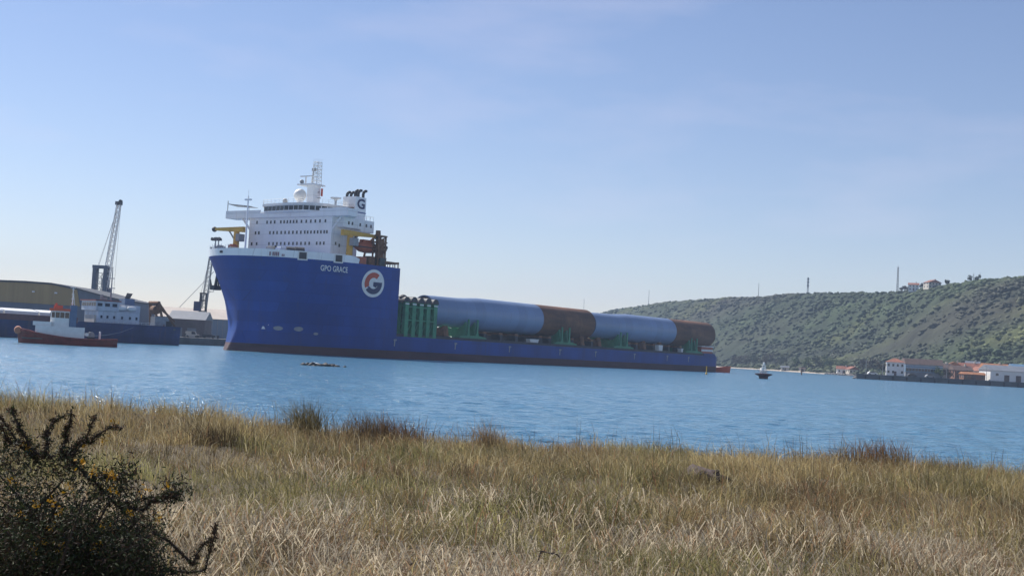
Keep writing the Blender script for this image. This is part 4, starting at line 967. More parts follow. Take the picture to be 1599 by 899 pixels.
def tug(name, loc, rz, label):
    r = empty(name, loc, rz, label, 'tugboat')
    L, B = 22.6, 7.6
    h = boat_hull(L, B, tug_prof, M_tugred, r)
    m = MB(); n = 24       # rubber fender belt round the sheer, thick at the bow
    for sgn in (-1, 1):
        pts = [(t * L, sgn * tug_prof(t)[0] * B / 2, tug_prof(t)[1] - .1) for t in [k / n for k in range(n + 1)]]
        m.path(pts, [.28 if k > 3 else .45 for k in range(n + 1)], 6)
    m.build('fender_belt', M_tugred, h, True)
    MB().lathe([(.75, -1.6), (.9, 0), (.75, 1.6)], (.25, 0, 2.75), (0, 1, 0), 12).build('bow_fender', pm('faded_orange_rubber', (0.45, 0.19, 0.11), .8, .2), r, True)
    MB().prism([(4.0, -2.4), (6.0, -3.0), (15.0, -3.0), (15.0, 3.0), (6.0, 3.0), (4.0, 2.4)], 1.2, 4.0).build('deckhouse', M_white2, r)
    MB().prism([(3.4, -2.0), (7.5, -2.6), (7.5, 2.6), (3.4, 2.0)], 4.0, 4.9).build('fore_bulwark', M_white2, r)
    wh = MB().prism([(7.2, -1.5), (8.2, -2.2), (11.4, -2.2), (11.4, 2.2), (8.2, 2.2), (7.2, 1.5)], 4.0, 7.4).build('wheelhouse', M_white2, r)
    for x0, x1 in ((8.3, 9.2), (9.35, 10.25), (10.4, 11.3)):
        for y in (-2.26, 2.2): MB().box(x0, x1, y, y + .06, 5.9, 7.1).build('window', M_glass, wh)
    MB().add([(7.24, -1.42, 5.9), (8.12, -2.14, 5.9), (8.12, -2.14, 7.1), (7.24, -1.42, 7.1), (7.14, -1.42, 5.9), (8.05, -2.18, 5.9), (8.05, -2.18, 7.1), (7.14, -1.42, 7.1)], [(0,1,2,3),(4,5,6,7),(0,1,5,4),(1,2,6,5),(2,3,7,6),(3,0,4,7)]).build('window', M_glass, wh)
    MB().box(7.1, 7.18, -1.3, 1.3, 5.9, 7.1).build('window', M_glass, wh)
    ro = MB().prism([(6.9, -1.7), (8.0, -2.45), (11.7, -2.45), (11.7, 2.45), (8.0, 2.45), (6.9, 1.7)], 7.4, 7.95).build('roof', M_tugor, wh)
    MB().box(7.8, 9.8, -1.2, 1.2, 7.95, 8.6).build('monitor_platform', M_tugor, ro)
    MB().tube((8.4, 0, 8.6), (8.2, 0, 9.1), .35, .25, 8).build('fire_monitor', M_tugor, ro)
    for y in (-1.9, 1.9): MB().box(11.5, 13.0, y - .55, y + .55, 4.0, 8.8).build('funnel', pm('funnel_blue', (0.10, 0.16, 0.27), .5, .15), r)
    ms = MB().tube((11.9, 0, 7.9), (11.9, 0, 12.9), .16, .09, 6).tube((12.6, 0, 7.9), (11.95, 0, 11.6), .08, n=5)
    for z in (9.2, 10.2, 11.2, 12.3): ms.box(11.6, 12.2, -.9, .9, z, z + .12)
    ms.build('mast', M_white2, r)
    MB().box(11.2, 12.4, -.8, .8, 12.75, 12.85).build('radar_scanner', M_white2, r)
    wn_ = MB().lathe([(.8, -1.1), (.8, 1.1)], (16.6, 0, 2.4), (0, 1, 0), 14).build('towing_winch', M_grey, r, True)
    MB().box(15.7, 17.5, -1.3, 1.3, 1.2, 2.0).build('winch_bed', M_dark, wn_)
    MB().tube((18.6, -1.2, 1.4), (18.6, -1.2, 3.2), .18, n=6).tube((18.6, 1.2, 1.4), (18.6, 1.2, 3.2), .18, n=6).tube((18.6, -1.2, 3.2), (18.6, 1.2, 3.2), .18, n=6).build('tow_post', M_white2, r)
    for y in (-2.9, 2.6): MB().lathe([(.38, 0), (.38, .7)], (15.6, y, 2.5), (0, 1, 0), 10).build('life_ring', M_white2, r, True)
    MB().box(1.2, 20.5, -3.3, 3.3, 1.05, 1.25).build('deck', M_deck, r)
    return r
TA = R(70)
p = at(26, 537, 259)
tg = tug('tugboat', (X_at(25, 259, 0), 259, 0), R(90) - TA, 'red-hulled tug with white deckhouse and orange wheelhouse roof, left foreground'); tg.scale = (.86, .9, .92)
sp = ship_world(216, 25.5, 0)
def stern_tug():
    r = empty('workboat', (X_at(1141, 500, 0), 500.0, 0), R(180 - 8), 'low orange-red boat lying at the stern of the big ship', 'boat')
    def pr(t): return (max(.03, min(1, (t / .25) ** .6)), 1.7 + .9 * max(0, 1 - t / .4))
    boat_hull(15, 5, pr, M_tugor, r)
    MB().box(6, 10.5, -1.6, 1.6, 1.5, 3.6).build('cabin', M_tugor, r); MB().box(5.8, 10.7, -1.8, 1.8, 3.6, 3.8).build('cabin_roof', M_white2, r)
    MB().box(6.6, 9.8, 1.6, 1.66, 2.4, 3.2).build('window', M_glass, r); MB().tube((8, 0, 3.8), (8, 0, 6), .07, n=4).build('mast', M_grey, r)
stern_tug()

# ------------------------------------------------------------------ docked cargo ship, left
def docked():
    al = R(50)
    # stern at the right: start from there
    Ys = 388.0; xs = X_at(268, Ys, 0); L = 84.0
    bow = (xs - L * math.sin(al), Ys - L * math.cos(al), 0)
    r = empty('coaster', bow, R(90) - al, 'dark blue cargo ship moored at the left quay with white deckhouse near its stern', 'ship')
    def pr(t):
        b = min(1.0, (t / .12) ** .6) if t < .12 else 1.0
        if t > .93: b *= 1 - .2 * ((t - .93) / .07) ** 2
        return max(.02, b), 5.0 + 2.4 * max(0, 1 - t / .2) + (.5 if t > .62 else 0)
    boat_hull(L, 13.4, pr, M_navy, r, low=-1.2, n=40)
    # local y positive = starboard; port side (-y) faces the camera
    MB().box(12, 52, -6.75, -6.62, 4.9, 6.5).build('bulwark', pm('dull_red_bulwark', (0.14, 0.06, 0.06), .7, .25), r)
    MB().box(6, 82, -6.2, 6.2, 4.4, 4.9).build('deck', M_deck, r)
    for k in range(4): MB().prism([(-5.2, 4.9), (5.2, 4.9), (5.2, 7.4), (0, 8.1), (-5.2, 7.4)], 13 + k * 9.6, 22.2 + k * 9.6, 'x').build('hatch_cover', M_white2, r)
    M_cw = wear(pm('coaster_grey_white', (0.52, 0.56, 0.61), .6, .1, .5), (4, 2.2), .05, .5, (.30, .20, .15)); dh = MB().box(58.5, 71, -5.0, 5.0, 4.9, 9.0).build('deckhouse', M_cw, r)
    MB().box(57.6, 64.5, -5.4, 5.4, 9.0, 11.7).build('bridge', M_cw, dh)
    MB().box(57.2, 64.9, -5.7, 5.7, 11.7, 12.05).build('bridge_roof', M_tugred, dh)
    MB().box(64.5, 71.5, -4.0, 4.0, 9.0, 11.0).build('boat_deck_house', M_cw, dh)
    for x in (65.5, 68.5): MB().lathe([(.05, -1.5), (.6, -1.1), (.75, 0), (.6, 1.1), (.05, 1.5)], (x, -4.9, 10.0), (1, 0, 0), 10).build('life_raft', M_white2, dh, True)
    rl = MB()
    for x in np.arange(58.5, 76, 1.4): rl.tube((x, -6.5, 5.0), (x, -6.5, 6.1), .05, n=4)
    rl.tube((58.5, -6.5, 6.1), (75, -6.5, 6.1), .05, n=4); rl.tube((58.5, -6.5, 5.6), (75, -6.5, 5.6), .04, n=4); rl.build('side_railing', M_white2, r)
    MB().tube((60, -3, 12.0), (60, -3, 13.6), .4, .5, 8).box(62, 63.4, 1, 3, 12.0, 13.0).build('roof_gear', M_grey, dh)
    MB().box(58.0, 58.5, -3.6, 3.6, 5.4, 7.6).build('ladder_screen', M_cream, dh)
    for y in (-4.4, -2.7, -.9, .9, 2.7, 4.4): MB().box(57.54, 57.62, y - .7, y + .7, 10.2, 11.2).build('window', M_glass, dh)
    for x in (58.0, 60.2, 62.4): MB().box(x, x + 1.4, -5.46, -5.38, 10.2, 11.1).build('window', M_glass, dh)
    for x in (59.2, 61, 63, 65.4, 67.8, 69.8): MB().box(x, x + .6, -5.06, -4.98, 6.8, 7.6).build('window', M_glass, dh)
    ms = MB().tube((64, 0, 11.9), (64, 0, 22), .28, .12, 6); ms.box(63.7, 64.3, -2, 2, 15.6, 15.8); ms.box(63.7, 64.3, -1.2, 1.2, 18.5, 18.7)
    ms.build('mast', M_grey, dh)
    f = MB().box(67.5, 70.5, -2.0, 2.0, 11.0, 12.9).build('funnel', pm('funnel_blue', (0.10, 0.16, 0.27), .5, .15), dh)
    for k in range(4): MB().tube((67.8 + k * .7, -1.3 + k * .8, 12.8), (68.5 + k * .8, -1.3 + k * .8, 14.6), .2, n=6).build('exhaust_pipe', M_dark, f)
    # stern gear: gantry with rusty boom
    g = MB()
    for y in (-4.6, 4.6): g.tube((79, y, 4.9), (77.6, y * .7, 12.4), .45, .35, 6); g.tube((83, y, 4.9), (77.6, y * .7, 12.4), .35, .3, 6)
    g.tube((77.6, -3.3, 12.4), (77.6, 3.3, 12.4), .5, n=6); g.tube((77.6, 0, 12.4), (83.4, -2.4, 7.0), .45, .3, 6)
    g.build('stern_gantry', M_rust2, r)
    MB().box(76, 79.5, -4.8, -1.6, 4.9, 8.2).build('net_store', M_grey, r); MB().box(80, 82, -3.5, 3.5, 4.9, 7.0).build('stern_winch', M_dark, r)
    MB().lathe([(1.3, -1.2), (1.3, 1.2)], (77.5, -1.0, 10.2), (0, 1, 0), 14).build('rope_drum', M_rust2, r)
    # mooring line towards the tug
    MB().path([(68.5, -6.9, 4.6), (63.0, -11, 3.0), (57.0, -15.0, 2.0), (50, -20, 1.5)], [.06] * 4, 4).build('mooring_line', M_grey, r)
docked()

# ------------------------------------------------------------------ left harbour: quay, sheds, cranes
def harbour():
    x0 = X_at(-420, 420, 0)
    q = MB().prism([(-420, 405), (X_at(-80, 405, 0), 405), (X_at(250, 425, 0), 425), (X_at(390, 470, 0), 470), (X_at(520, 640, 0), 640), (-60, 900), (-420, 900)], -1.5, 2.4)
    q.build('quay', M_conc)['kind'] = 'structure'
    # big shed with bowed roof
    Y = 470.0; xl = X_at(-150, Y, 2.4); r = empty('warehouse', (xl, Y, 2.4), 0, 'large warehouse with bowed roof and ochre upper band at the left edge', 'warehouse')
    xs_ = [-150, -60, 0, 40, 80, 120, 160, 192]; ys_ = [446, 436.5, 437, 438.5, 441.5, 449.5, 460.5, 468]
    prof = [(X_at(a, Y, 15) - xl, Z_at(a, b, Y) - 2.4) for a, b in zip(xs_, ys_)]
    xe = prof[-1][0]
    MB().prism([(0, -.3), (xe - .4, -.3)] + [(x if x < xe - .4 else xe - .4, z - .4) for x, z in prof[::-1]], 0, 45, 'y').build('wall', pm('blue_grey_cladding', (0.11, 0.145, 0.20), .6, .12, .12, stretch=(3, 1, .1)), r)
    band = [(x, z - .7) for x, z in prof[:6]]; band[-1] = (band[-1][0], band[-1][1])
    lowz = [Z_at(a, b, Y) - 2.4 for a, b in ((-150, 461), (122, 478))]
    m = MB().prism([(.2, lowz[0])] + [(X_at(124, Y, 8) - xl, lowz[1])] + band[::-1], -.25, 0, 'y'); m.build('ochre_band', pm('ochre_cladding', (0.36, 0.265, 0.115), .65, .12, .12, stretch=(3, 1, .1)), r)
    ro = MB()
    for k in range(len(prof) - 1):
        (xa, za), (xb, zb) = prof[k], prof[k + 1]
        ro.add([(xa, -1, za - .4), (xb, -1, zb - .4), (xb, 46, zb - .4), (xa, 46, za - .4), (xa, -1, za), (xb, -1, zb), (xb, 46, zb), (xa, 46, za)], [(0,3,2,1),(4,5,6,7),(0,1,5,4),(1,2,6,5),(2,3,7,6),(3,0,4,7)])
    ro.build('roof', pm('weathered_dark_roof', (0.055, 0.06, 0.07), .7, .2, .2), r)
    for px, py in ((53, 455), (88, 457), (142, 481)):
        P = at(px, py, Y); MB().box(P.x - xl - .45, P.x - xl + .45, -.75, -.26, P.z - 2.75, P.z - 2.2).build('wall_lamp', M_white2, r)
    for k in range(3): MB().box(8 + k * 16, 14 + k * 16, -.3, -.05, 0, 5).build('door', M_roofgrey, r)
    # pale hall with long roof, right of it
    Y = 560.0; xl = X_at(238, Y, 2.4); xr = X_at(420, Y, 2.4); zt = Z_at(300, 496, Y) - 2.4; zr = Z_at(300, 482, Y) - 2.4
    r = empty('warehouse', (xl, Y, 2.4), 0, 'long pale-roofed hall with grey-blue wall behind the bow of the big ship', 'warehouse')
    w = xr - xl
    MB().box(0, w, 0, 30, -.2, zt).build('wall', pm('grey_blue_sheet', (0.20, 0.26, 0.33), .55, .12, .3, stretch=(4, 1, .1)), r)
    MB().prism([(-.7, zt - .05), (30.7, zt - .05), (15, zr + .6)], -.6, w + .6, 'x').build('roof', pm('beige_roof', (0.48, 0.41, 0.35), .7, .1, .2), r)
    for k in range(22): MB().box(k * w / 22 + .2, k * w / 22 + .45, -.12, .0, 0, zt - .2).build('wall_rib', M_grey, r)
    Y = 505.0; xl = X_at(262, Y, 2.4); w = X_at(318, Y, 2.4) - xl; zt = Z_at(300, 498.5, Y) - 2.4; zr = Z_at(300, 487, Y) - 2.4
    r = empty('shed', (xl, Y, 2.4), 0, 'small brown shed with grey roof right of the moored cargo ship', 'shed')
    MB().box(0, w, 0, 12, -.2, zt).build('wall', pm('brown_cladding', (0.13, 0.10, 0.10), .7, .2, .3), r)
    MB().prism([(-.6, zt - .05), (12.6, zt - .05), (6, zr + .4)], -.5, w + .5, 'x').build('roof', M_roofgrey, r)
    for k in range(2): MB().box(2 + k * 5.5, 5.5 + k * 5.5, -.12, -.02, 0, 3.6).build('door', M_roofgrey, r)
    # parked vehicles on the quay
    for px, Yv, lb, mt in ((300, 470, 'cream van parked on the quay before the brown shed', M_cream), (326, 478, 'small dark car parked right of the cream van', M_dark)):
        v = empty('parked_van' if mt is M_cream else 'parked_car', (X_at(px, Yv + 8, 2.4), Yv + 8, 2.4), R(6), lb, 'van' if mt is M_cream else 'car')
        hh = 2.3 if mt is M_cream else 1.45
        MB().prism([(-2.5, .45), (2.5, .45), (2.5, 1.1), (1.6, 1.25), (1.0, hh), (-2.4, hh), (-2.5, 1.2)], -.95, .95, 'y').build('body', mt, v)
        MB().prism([(1.45, 1.25), (.95, hh - .15), (-.2, hh - .15), (-.2, 1.25)], -.97, .97, 'y').build('window', M_glass, v)
        for x in (-1.6, 1.5):
            for y in (-.9, .9): MB().lathe([(.38, -.12), (.38, .12)], (x, y, .38), (0, 1, 0), 12).build('wheel', M_rubber, v)
    # portal harbour crane beyond the shed
    Y = 565.0; c0 = at(156, 457, Y); r = empty('harbour_crane', (c0.x, Y, 2.4), 0, 'tall harbour crane with raised lattice jib above the left warehouse', 'crane')
    zb = Z_at(156, 419, Y) - 2.4; k = Y / F
    m = MB()
    for x in (-2.5, 2.3):
        m.box(x - .75, x + .75, -2.2, -.9, 0, zb); m.box(x - .75, x + .75, .9, 2.2, 0, zb)
    m.box(-3.4, 3.3, -2.3, 2.3, zb, zb + 1.3); m.box(-3.2, 3.1, -2.2, 2.2, 8, 9.2)
    tw = m.build('portal_tower', pm('crane_blue_grey', (0.07, 0.10, 0.15), .6, .15), r)
    MB().lattice((-.4, 0, 9), (-.4, 0, zb - 2), 2.2, 2.2, 7, .12, .09).build('inner_ladder_tower', M_grey, tw)
    b0 = Vector((at(163, 455, Y).x - c0.x, 0, Z_at(163, 455, Y) - 2.4)); b1 = Vector((at(186, 318, Y).x - c0.x, 0, Z_at(186, 318, Y) - 2.4))
    jb = MB().lattice(b0, b1, 2.6, 1.5, 18, .2, .12).build('lattice_jib', M_white2, r)
    MB().box(b1.x - 1.5, b1.x + 1.3, -.9, .9, b1.z - .6, b1.z + .9).lathe([(.8, -.5), (.8, .5)], (b1.x + .6, 0, b1.z + 1.0), (0, 1, 0), 12).build('jib_head', M_dark, jb)
    MB().box(b0.x + .2, b0.x + 2.6, -1.4, 1.4, b0.z - 1.6, b0.z + 1.8).build('operator_cab', M_navy, r)
    MB().box(-3.5, 3.3, -2.8, 2.8, 5.5, 8).build('machinery_house', M_navy, r)
    cb = MB()
    for y in (-.6, .6): cb.tube((-1.5, y, zb + 1.2), b1, .07, n=4); cb.tube((1.8, y, zb + 1.2), b1.lerp(b0, .08), .07, n=4)
    cb.tube(b1 + Vector((.9, 0, 0)), (b1.x + .2, 0, b0.z - 8), .06, n=4); cb.build('hoist_cables', M_grey, r)
    # second crane by the bow
    Y = 540.0; c0 = at(316, 490, Y); r = empty('harbour_crane', (c0.x, Y, 2.4), 0, 'dark harbour crane with lattice jib just left of the big ship bow', 'crane')
    m = MB(); zt = Z_at(316, 458, Y) - 2.4
    for x in (-1.1, 1.3):
        for y in (-1, 1): m.tube((x, y, -.3), (x, y, zt), .28, n=6)
    for z in (3, 7, 11, zt - 3, zt): m.box(-1.4, 1.6, -1.3, 1.3, z - .2, z + .3)
    tw = m.build('tower', M_dark, r)
    MB().box(-3.6, -.9, -1.3, 1.3, zt - 7.5, zt - 3.5).build('machinery_house', M_navy, tw)
    b0 = Vector((at(318, 482, Y).x - c0.x, 0, Z_at(318, 482, Y) - 2.4)); b1 = Vector((at(332, 386, Y).x - c0.x, 0, Z_at(332, 386, Y) - 2.4))
    MB().lattice(b0, b1, 2.0, 1.2, 14, .17, .1).build('lattice_jib', M_grey, r)
    cb = MB(); cb.tube((-1.2, 0, zt), b1, .08, n=4); cb.tube((at(280, 480, Y).x - c0.x, 0, Z_at(280, 480, Y) - 2.4), (at(334, 424, Y).x - c0.x, 0, Z_at(334, 424, Y) - 2.4), .12, n=4)
    cb.build('stay_cables', M_grey, r)
    P = at(329, 455, Y); MB().tube((P.x - c0.x - 1.2, 0, P.z - 2.4), (P.x - c0.x + 1.2, 0, P.z - 2.4), .15, n=5).tube((P.x - c0.x - 1.2, 0, P.z - 2.4), (P.x - c0.x - 1.2, 0, P.z - .4), .12, n=5).tube((P.x - c0.x + 1.2, 0, P.z - 2.4), (P.x - c0.x + 1.2, 0, P.z - .4), .12, n=5).tube((P.x - c0.x, 0, P.z - 2.4), (b0.x + .6, 0, P.z - 4.5), .1, n=5).build('lamp_bracket', M_grey, tw)
    # bollards and low quay clutter
    for i, (px, hgt) in enumerate(((288, 1.4), (309, 1.0), (340, 1.2), (356, 1.5))):
        Yv = 458 + i * 6; o = empty('bollard', (X_at(px, Yv, 2.4), Yv, 2.4), 0, ['mooring bollard right of the moored cargo ship stern', 'mooring bollard in front of the cream van', 'mooring bollard before the pale-roofed hall', 'mooring bollard on the quay nearest the blue bow'][i], 'bollard', 'bollards on the left quay')
        MB().lathe([(.45, -.1), (.35, .3), (.35, hgt * .6), (.6, hgt * .75), (.55, hgt)], (0, 0, 0), (0, 0, 1), 12).build('post', M_dark, o, True)
harbour()

# ------------------------------------------------------------------ buoy, marker post, reef
def water_marks():
    b = empty('buoy', (X_at(1192, 341, 0), 341, 0), 0, 'dark harbour buoy with pale lattice top floating left of the beach', 'buoy')
    MB().lathe([(1.15, -.6), (1.25, .6), (2.3, 1.1), (2.35, 1.35), (.4, 1.5)], (0, 0, 0), (0, 0, 1), 18).build('float', pm('buoy_dark_red', (.07, .025, .03), .6, .2), b, True)
    m = MB()
    for k in range(4): a = R(45 + 90 * k); m.tube((1.1 * math.cos(a), 1.1 * math.sin(a), 1.3), (.35 * math.cos(a), .35 * math.sin(a), 3.6), .09, n=5)
    for z, q in ((2.0, .9), (2.9, .6)): m.box(-q, q, -q, q, z, z + .08)
    m.box(-.5, .5, -.5, .5, 3.5, 3.65); tw = m.build('tower', M_white2, b)
    MB().lathe([(.25, 3.6), (.28, 4.2), (.1, 4.4)], (0, 0, 0), (0, 0, 1), 10).build('lantern', M_white2, b, True); MB().prism([(-.5, 1.6), (.1, 1.6), (.1, 3.2), (-.3, 3.2)], -.5, -.45, 'y').build('day_board', M_white2, tw)
    p_ = empty('marker_post', (X_at(1103, 378, 0), 378, 0), 0, 'thin yellow marker post standing in the water before the ship stern', 'post')
    MB().tube((0, 0, -1), (0, 0, 2.4), .16, n=8).build('post', M_yellow, p_); MB().lathe([(.34, -.15), (.34, .35), (.16, .5)], (0, 0, 0), (0, 0, 1), 10).build('float_collar', M_yellow, p_)
    q_ = empty('marker_post', (X_at(1251.5, 640, 0), 640, 0), 0, 'brown marker post in the water before the pale beach', 'post')
    MB().tube((0, 0, -1), (0, 0, 3.0), .35, .3, n=8).build('post', M_rust2, q_); MB().box(-.5, .5, -.5, .5, 2.9, 3.2).build('cap', M_rust2, q_)
    y_ = empty('small_boat', (X_at(1182, 700, 0), 700, 0), R(15), 'tiny white boat on the water left of the buoy', 'boat')
    boat_hull(6, 2.2, lambda t: (max(.03, min(1, (t / .35) ** .7)), .9 + .4 * max(0, 1 - t / .5)), M_white2, y_, n=10)
    MB().box(2.2, 4.0, -.7, .7, .8, 2.1).build('cabin', M_white2, y_); MB().tube((3.2, 0, 2.1), (3.2, 0, 5.2), .06, n=4).build('mast', M_white2, y_)
    # reef of dark rocks before the ship
    mr = pm('wet_dark_rock', (.045, .040, .038), .7, .4, 1.5, bump=.3)
    pos = [('leftmost low rock of the reef before the blue hull', 474, .9, .34), ('second rock from the left in the reef', 480, .9, .42), ('third rock from the left in the reef', 487, 1.2, .50), ('rock left of the middle of the reef', 494, 1.0, .42),
           ('middle rock of the reef', 501, 1.1, .40), ('long rock right of the reef middle', 509, 1.5, .46), ('third rock from the right end of the reef', 517, 1.2, .42), ('second rock from the right, apart from the reef', 527, .8, .30), ('small rock farthest right of the reef', 538, .55, .22)]
    rg = np.random.default_rng(4)
    for lb, px, w, h in pos:
        V, Fc = TPL[rg.integers(len(TPL))]; Yr = 184 + rg.uniform(-1, 1)
        o = np_mesh('rock', V * np.array([w * .55, w * .5, h * 1.0]), None, Fc, mat=mr); o.location = (X_at(px, Yr, 0), Yr, -.05 * h)
        tag(o, lb, 'rock', 'rocks of the small reef')
    g_ = empty('gull', (X_at(494.5, 190, 0), 190, .02), 0, 'white gull floating behind the reef rocks', 'bird')
    MB().lathe([(.02, -.42), (.16, -.25), (.22, 0), (.17, .2), (.05, .38)], (0, 0, .12), (1, 0, .15), 10).sphere((-.36, 0, .34), .1, 8).tube((-.28, 0, .2), (-.35, 0, .32), .08, .07, 6).build('body', M_white2, g_, True)
water_marks()

# ------------------------------------------------------------------ grass on the near bank
def blades(n, rg, xy, length, width, lean, cols, droop=0.35, windx=0.25, zoff=0.0, bias=None):
    """n bent blades as one quad and one tip triangle each"""
    x, y = xy; z = bank_z(x, y) + zoff
    az = rg.uniform(0, 2 * np.pi, n); L = length; w = width
    lx = np.cos(az) * lean + windx; ly = np.sin(az) * lean
    if bias is not None: lx = lx + bias[0]; ly = ly + bias[1]
    p0 = np.stack([x, y, z - 0.02], 1)
    d1 = np.stack([lx * .45, ly * .45, np.ones(n)], 1); d1 /= np.linalg.norm(d1, axis=1)[:, None]
    p1 = p0 + d1 * (L * .5)[:, None]
    d2 = np.stack([lx * 1.3, ly * 1.3, np.ones(n) * (1 - droop)], 1); d2 /= np.linalg.norm(d2, axis=1)[:, None]
    p2 = p1 + d2 * (L * .5)[:, None]
    ta = rg.uniform(0, np.pi, n); side = np.stack([np.cos(ta), np.sin(ta) * .5, np.zeros(n)], 1) * (w / 2)[:, None]
    V = np.stack([p0 - side, p0 + side, p1 - side * .8, p1 + side * .8, p2], 1).reshape(-1, 3)
    b = np.arange(n) * 5
    Fq = np.stack([b, b + 1, b + 3, b + 2], 1); Ft = np.stack([b + 2, b + 3, b + 4], 1)
    return V, Fq, Ft, np.repeat(cols, 5, 0)
def grass():
    rg = np.random.default_rng(22)
    # tufts
    nt = 7400
    # spread along bearings so that the near strip is as dense as the crest
    ty = 6.5 + 17.5 * rg.random(nt) ** 0.8; tx = rg.uniform(-1, 1, nt) * (3.5 + 0.46 * ty)
    px_, ln = [], []
    per = 34
    n = nt * per
    ts = rg.uniform(0.45, 1.35, nt) * (1 + .8 * fbm(tx * .9, ty * .9, 55, 2)); ba = rg.uniform(0, 6.28, nt); bs = rg.uniform(0, 1.5, nt) ** 1.3
    x = np.repeat(tx, per) + rg.normal(0, .13, n); y = np.repeat(ty, per) + rg.normal(0, .13, n)
    L = np.repeat(ts, per) * rg.uniform(.12, .40, n)
    region = fbm(tx * .45, ty * .45, 77, 3); reg2 = fbm(tx * .9, ty * .9, 78, 2)
    olive = np.array([.225, .21, .085]); tan = np.array([.38, .295, .145]); brown = np.array([.23, .16, .085]); straw = np.array([.58, .50, .32]); red = np.array([.30, .16, .09])
    c = olive + (tan - olive) * np.clip(region * 1.8 + .42, 0, 1)[:, None]; c = c + (brown - c) * np.clip(reg2 * 2.0, 0, .95)[:, None]; c = c * rg.uniform(.6, 1.2, (nt, 1)) * (1 + .6 * fbm(tx * 1.1, ty * 1.1, 79, 3))[:, None]
    c = np.repeat(c, per, 0) * rg.uniform(.7, 1.3, (n, 1))
    u = rg.random(n)[:, None]; c = np.where(u < .11, straw * rg.uniform(.7, 1.15, (n, 1)), c); c = np.where((u > .11) & (u < .16), red, c)
    V, Fq, Ft, C = blades(n, rg, (x, y), L, rg.uniform(.004, .009, n), rg.uniform(.1, .9, n), c, .6, -.12, 0.0, (np.repeat(np.cos(ba) * bs, per), np.repeat(np.sin(ba) * bs * .7, per)))
    m = attr_mat('grass_blade_tints', .7, .5)
    tag(np_mesh('grass', V, Fq, Ft, tint=C, mat=m), 'wind-blown tan and olive grass covering the near bank', 'grass', kind='stuff')
    # pale dead straw lying in mats
    nm = 640; ty = 6.5 + 14 * rg.random(nm) ** 1.5; tx = rg.uniform(-1, 1, nm) * (3 + .45 * ty)
    ok = fbm(tx * .5 + 9, ty * .5, 91, 2) + .9 * (10.5 - ty) / 6 > -.12; tx, ty = tx[ok], ty[ok]; nm = len(tx); per = 75; n = nm * per
    x = np.repeat(tx, per) + rg.normal(0, .20, n); y = np.repeat(ty, per) + rg.normal(0, .16, n)
    c = np.array([.58, .50, .36]) * rg.uniform(.5, 1.25, (n, 1)) * np.array([1, 1, 1]); c = np.where(rg.random((n, 1)) < .3, np.array([.30, .20, .12]), c)
    V, Fq, Ft, C = blades(n, rg, (x, y), rg.uniform(.2, .5, n), rg.uniform(.005, .011, n), rg.uniform(.9, 2.6, n), c, .95, .1, .05)
    tag(np_mesh('straw', V, Fq, Ft, tint=C, mat=m), 'pale dead straw lying in mats among the grass', 'straw', kind='stuff')
    # taller seed stalks on the crest
    n = 380; x = rg.uniform(-11, 11, n); y = rg.uniform(17, 21.5, n)
    c = np.array([.10, .075, .04]) * rg.uniform(.7, 1.4, (n, 1))
    V, Fq, Ft, C = blades(n, rg, (x, y), rg.uniform(.35, .66, n) * (1 + .5 * (rg.random(n) > .95)), rg.uniform(.006, .012, n), rg.uniform(.05, .35, n), c, .1, -.06)
    tag(np_mesh('seed_stalks', V, Fq, Ft, tint=C, mat=m), 'thin dark seed stalks standing above the grass crest', 'stalks', kind='stuff')
grass()

# tufts that stand out, a dark mound, and the gorse
def single_tuft(px, py, w, h, n, col, label, seed, Y):
    rg = np.random.default_rng(seed); P = at(px, py, Y)
    x = P.x + rg.normal(0, w * .35, n); y = Y + rg.normal(0, w * .3, n)
    c = np.array(col) * rg.uniform(.6, 1.35, (n, 1))
    V, Fq, Ft, C = blades(n, rg, (x, y), rg.uniform(.5, 1.0, n) * h, rg.uniform(.006, .011, n), rg.uniform(.1, .7, n), c, .35, -.15)
    o = np_mesh('grass_tuft', V, Fq, Ft, tint=C, mat=bpy.data.materials['grass_blade_tints'])
    tag(o, label, 'grass tuft', 'tufts standing out of the grass')
single_tuft(482, 650, .55, .75, 420, (.12, .10, .05), 'tall dark tuft breaking the skyline below the reef rocks', 1, 19.6)
single_tuft(578, 660, .6, .66, 380, (.12, .085, .05), 'brown tuft leaning left right of the tall dark tuft', 2, 19.6)
single_tuft(620, 662, .7, .66, 420, (.13, .08, .05), 'wide reddish-brown tuft on the skyline under the stern of the blue bow', 3, 19.8)
single_tuft(760, 668, .4, .7, 260, (.20, .14, .08), 'pale pointed tuft on the skyline below the green frames', 4, 19.8)
single_tuft(345, 690, .7, .42, 300, (.07, .05, .03), 'low dark clump in the grass left of centre', 5, 16.5)
single_tuft(1370, 712, .8, .6, 380, (.17, .10, .05), 'reddish tuft on the skyline below the right quay end', 6, 19.6)
def mound():
    rg = np.random.default_rng(8); V, Fc = TPL[2]; P = at(1105, 742, 15.5)
    o = np_mesh('rock', V * np.array([.26, .22, .13]), None, Fc, mat=pm('dark_mottled_stone', (.085, .06, .055), .9, .35, 5, bump=.4)); z = float(bank_z(P.x, 15.5))
    o.location = (P.x, 15.5, z + .09); tag(o, 'dark brown lump half sunk in the grass right of centre', 'rock')
mound()
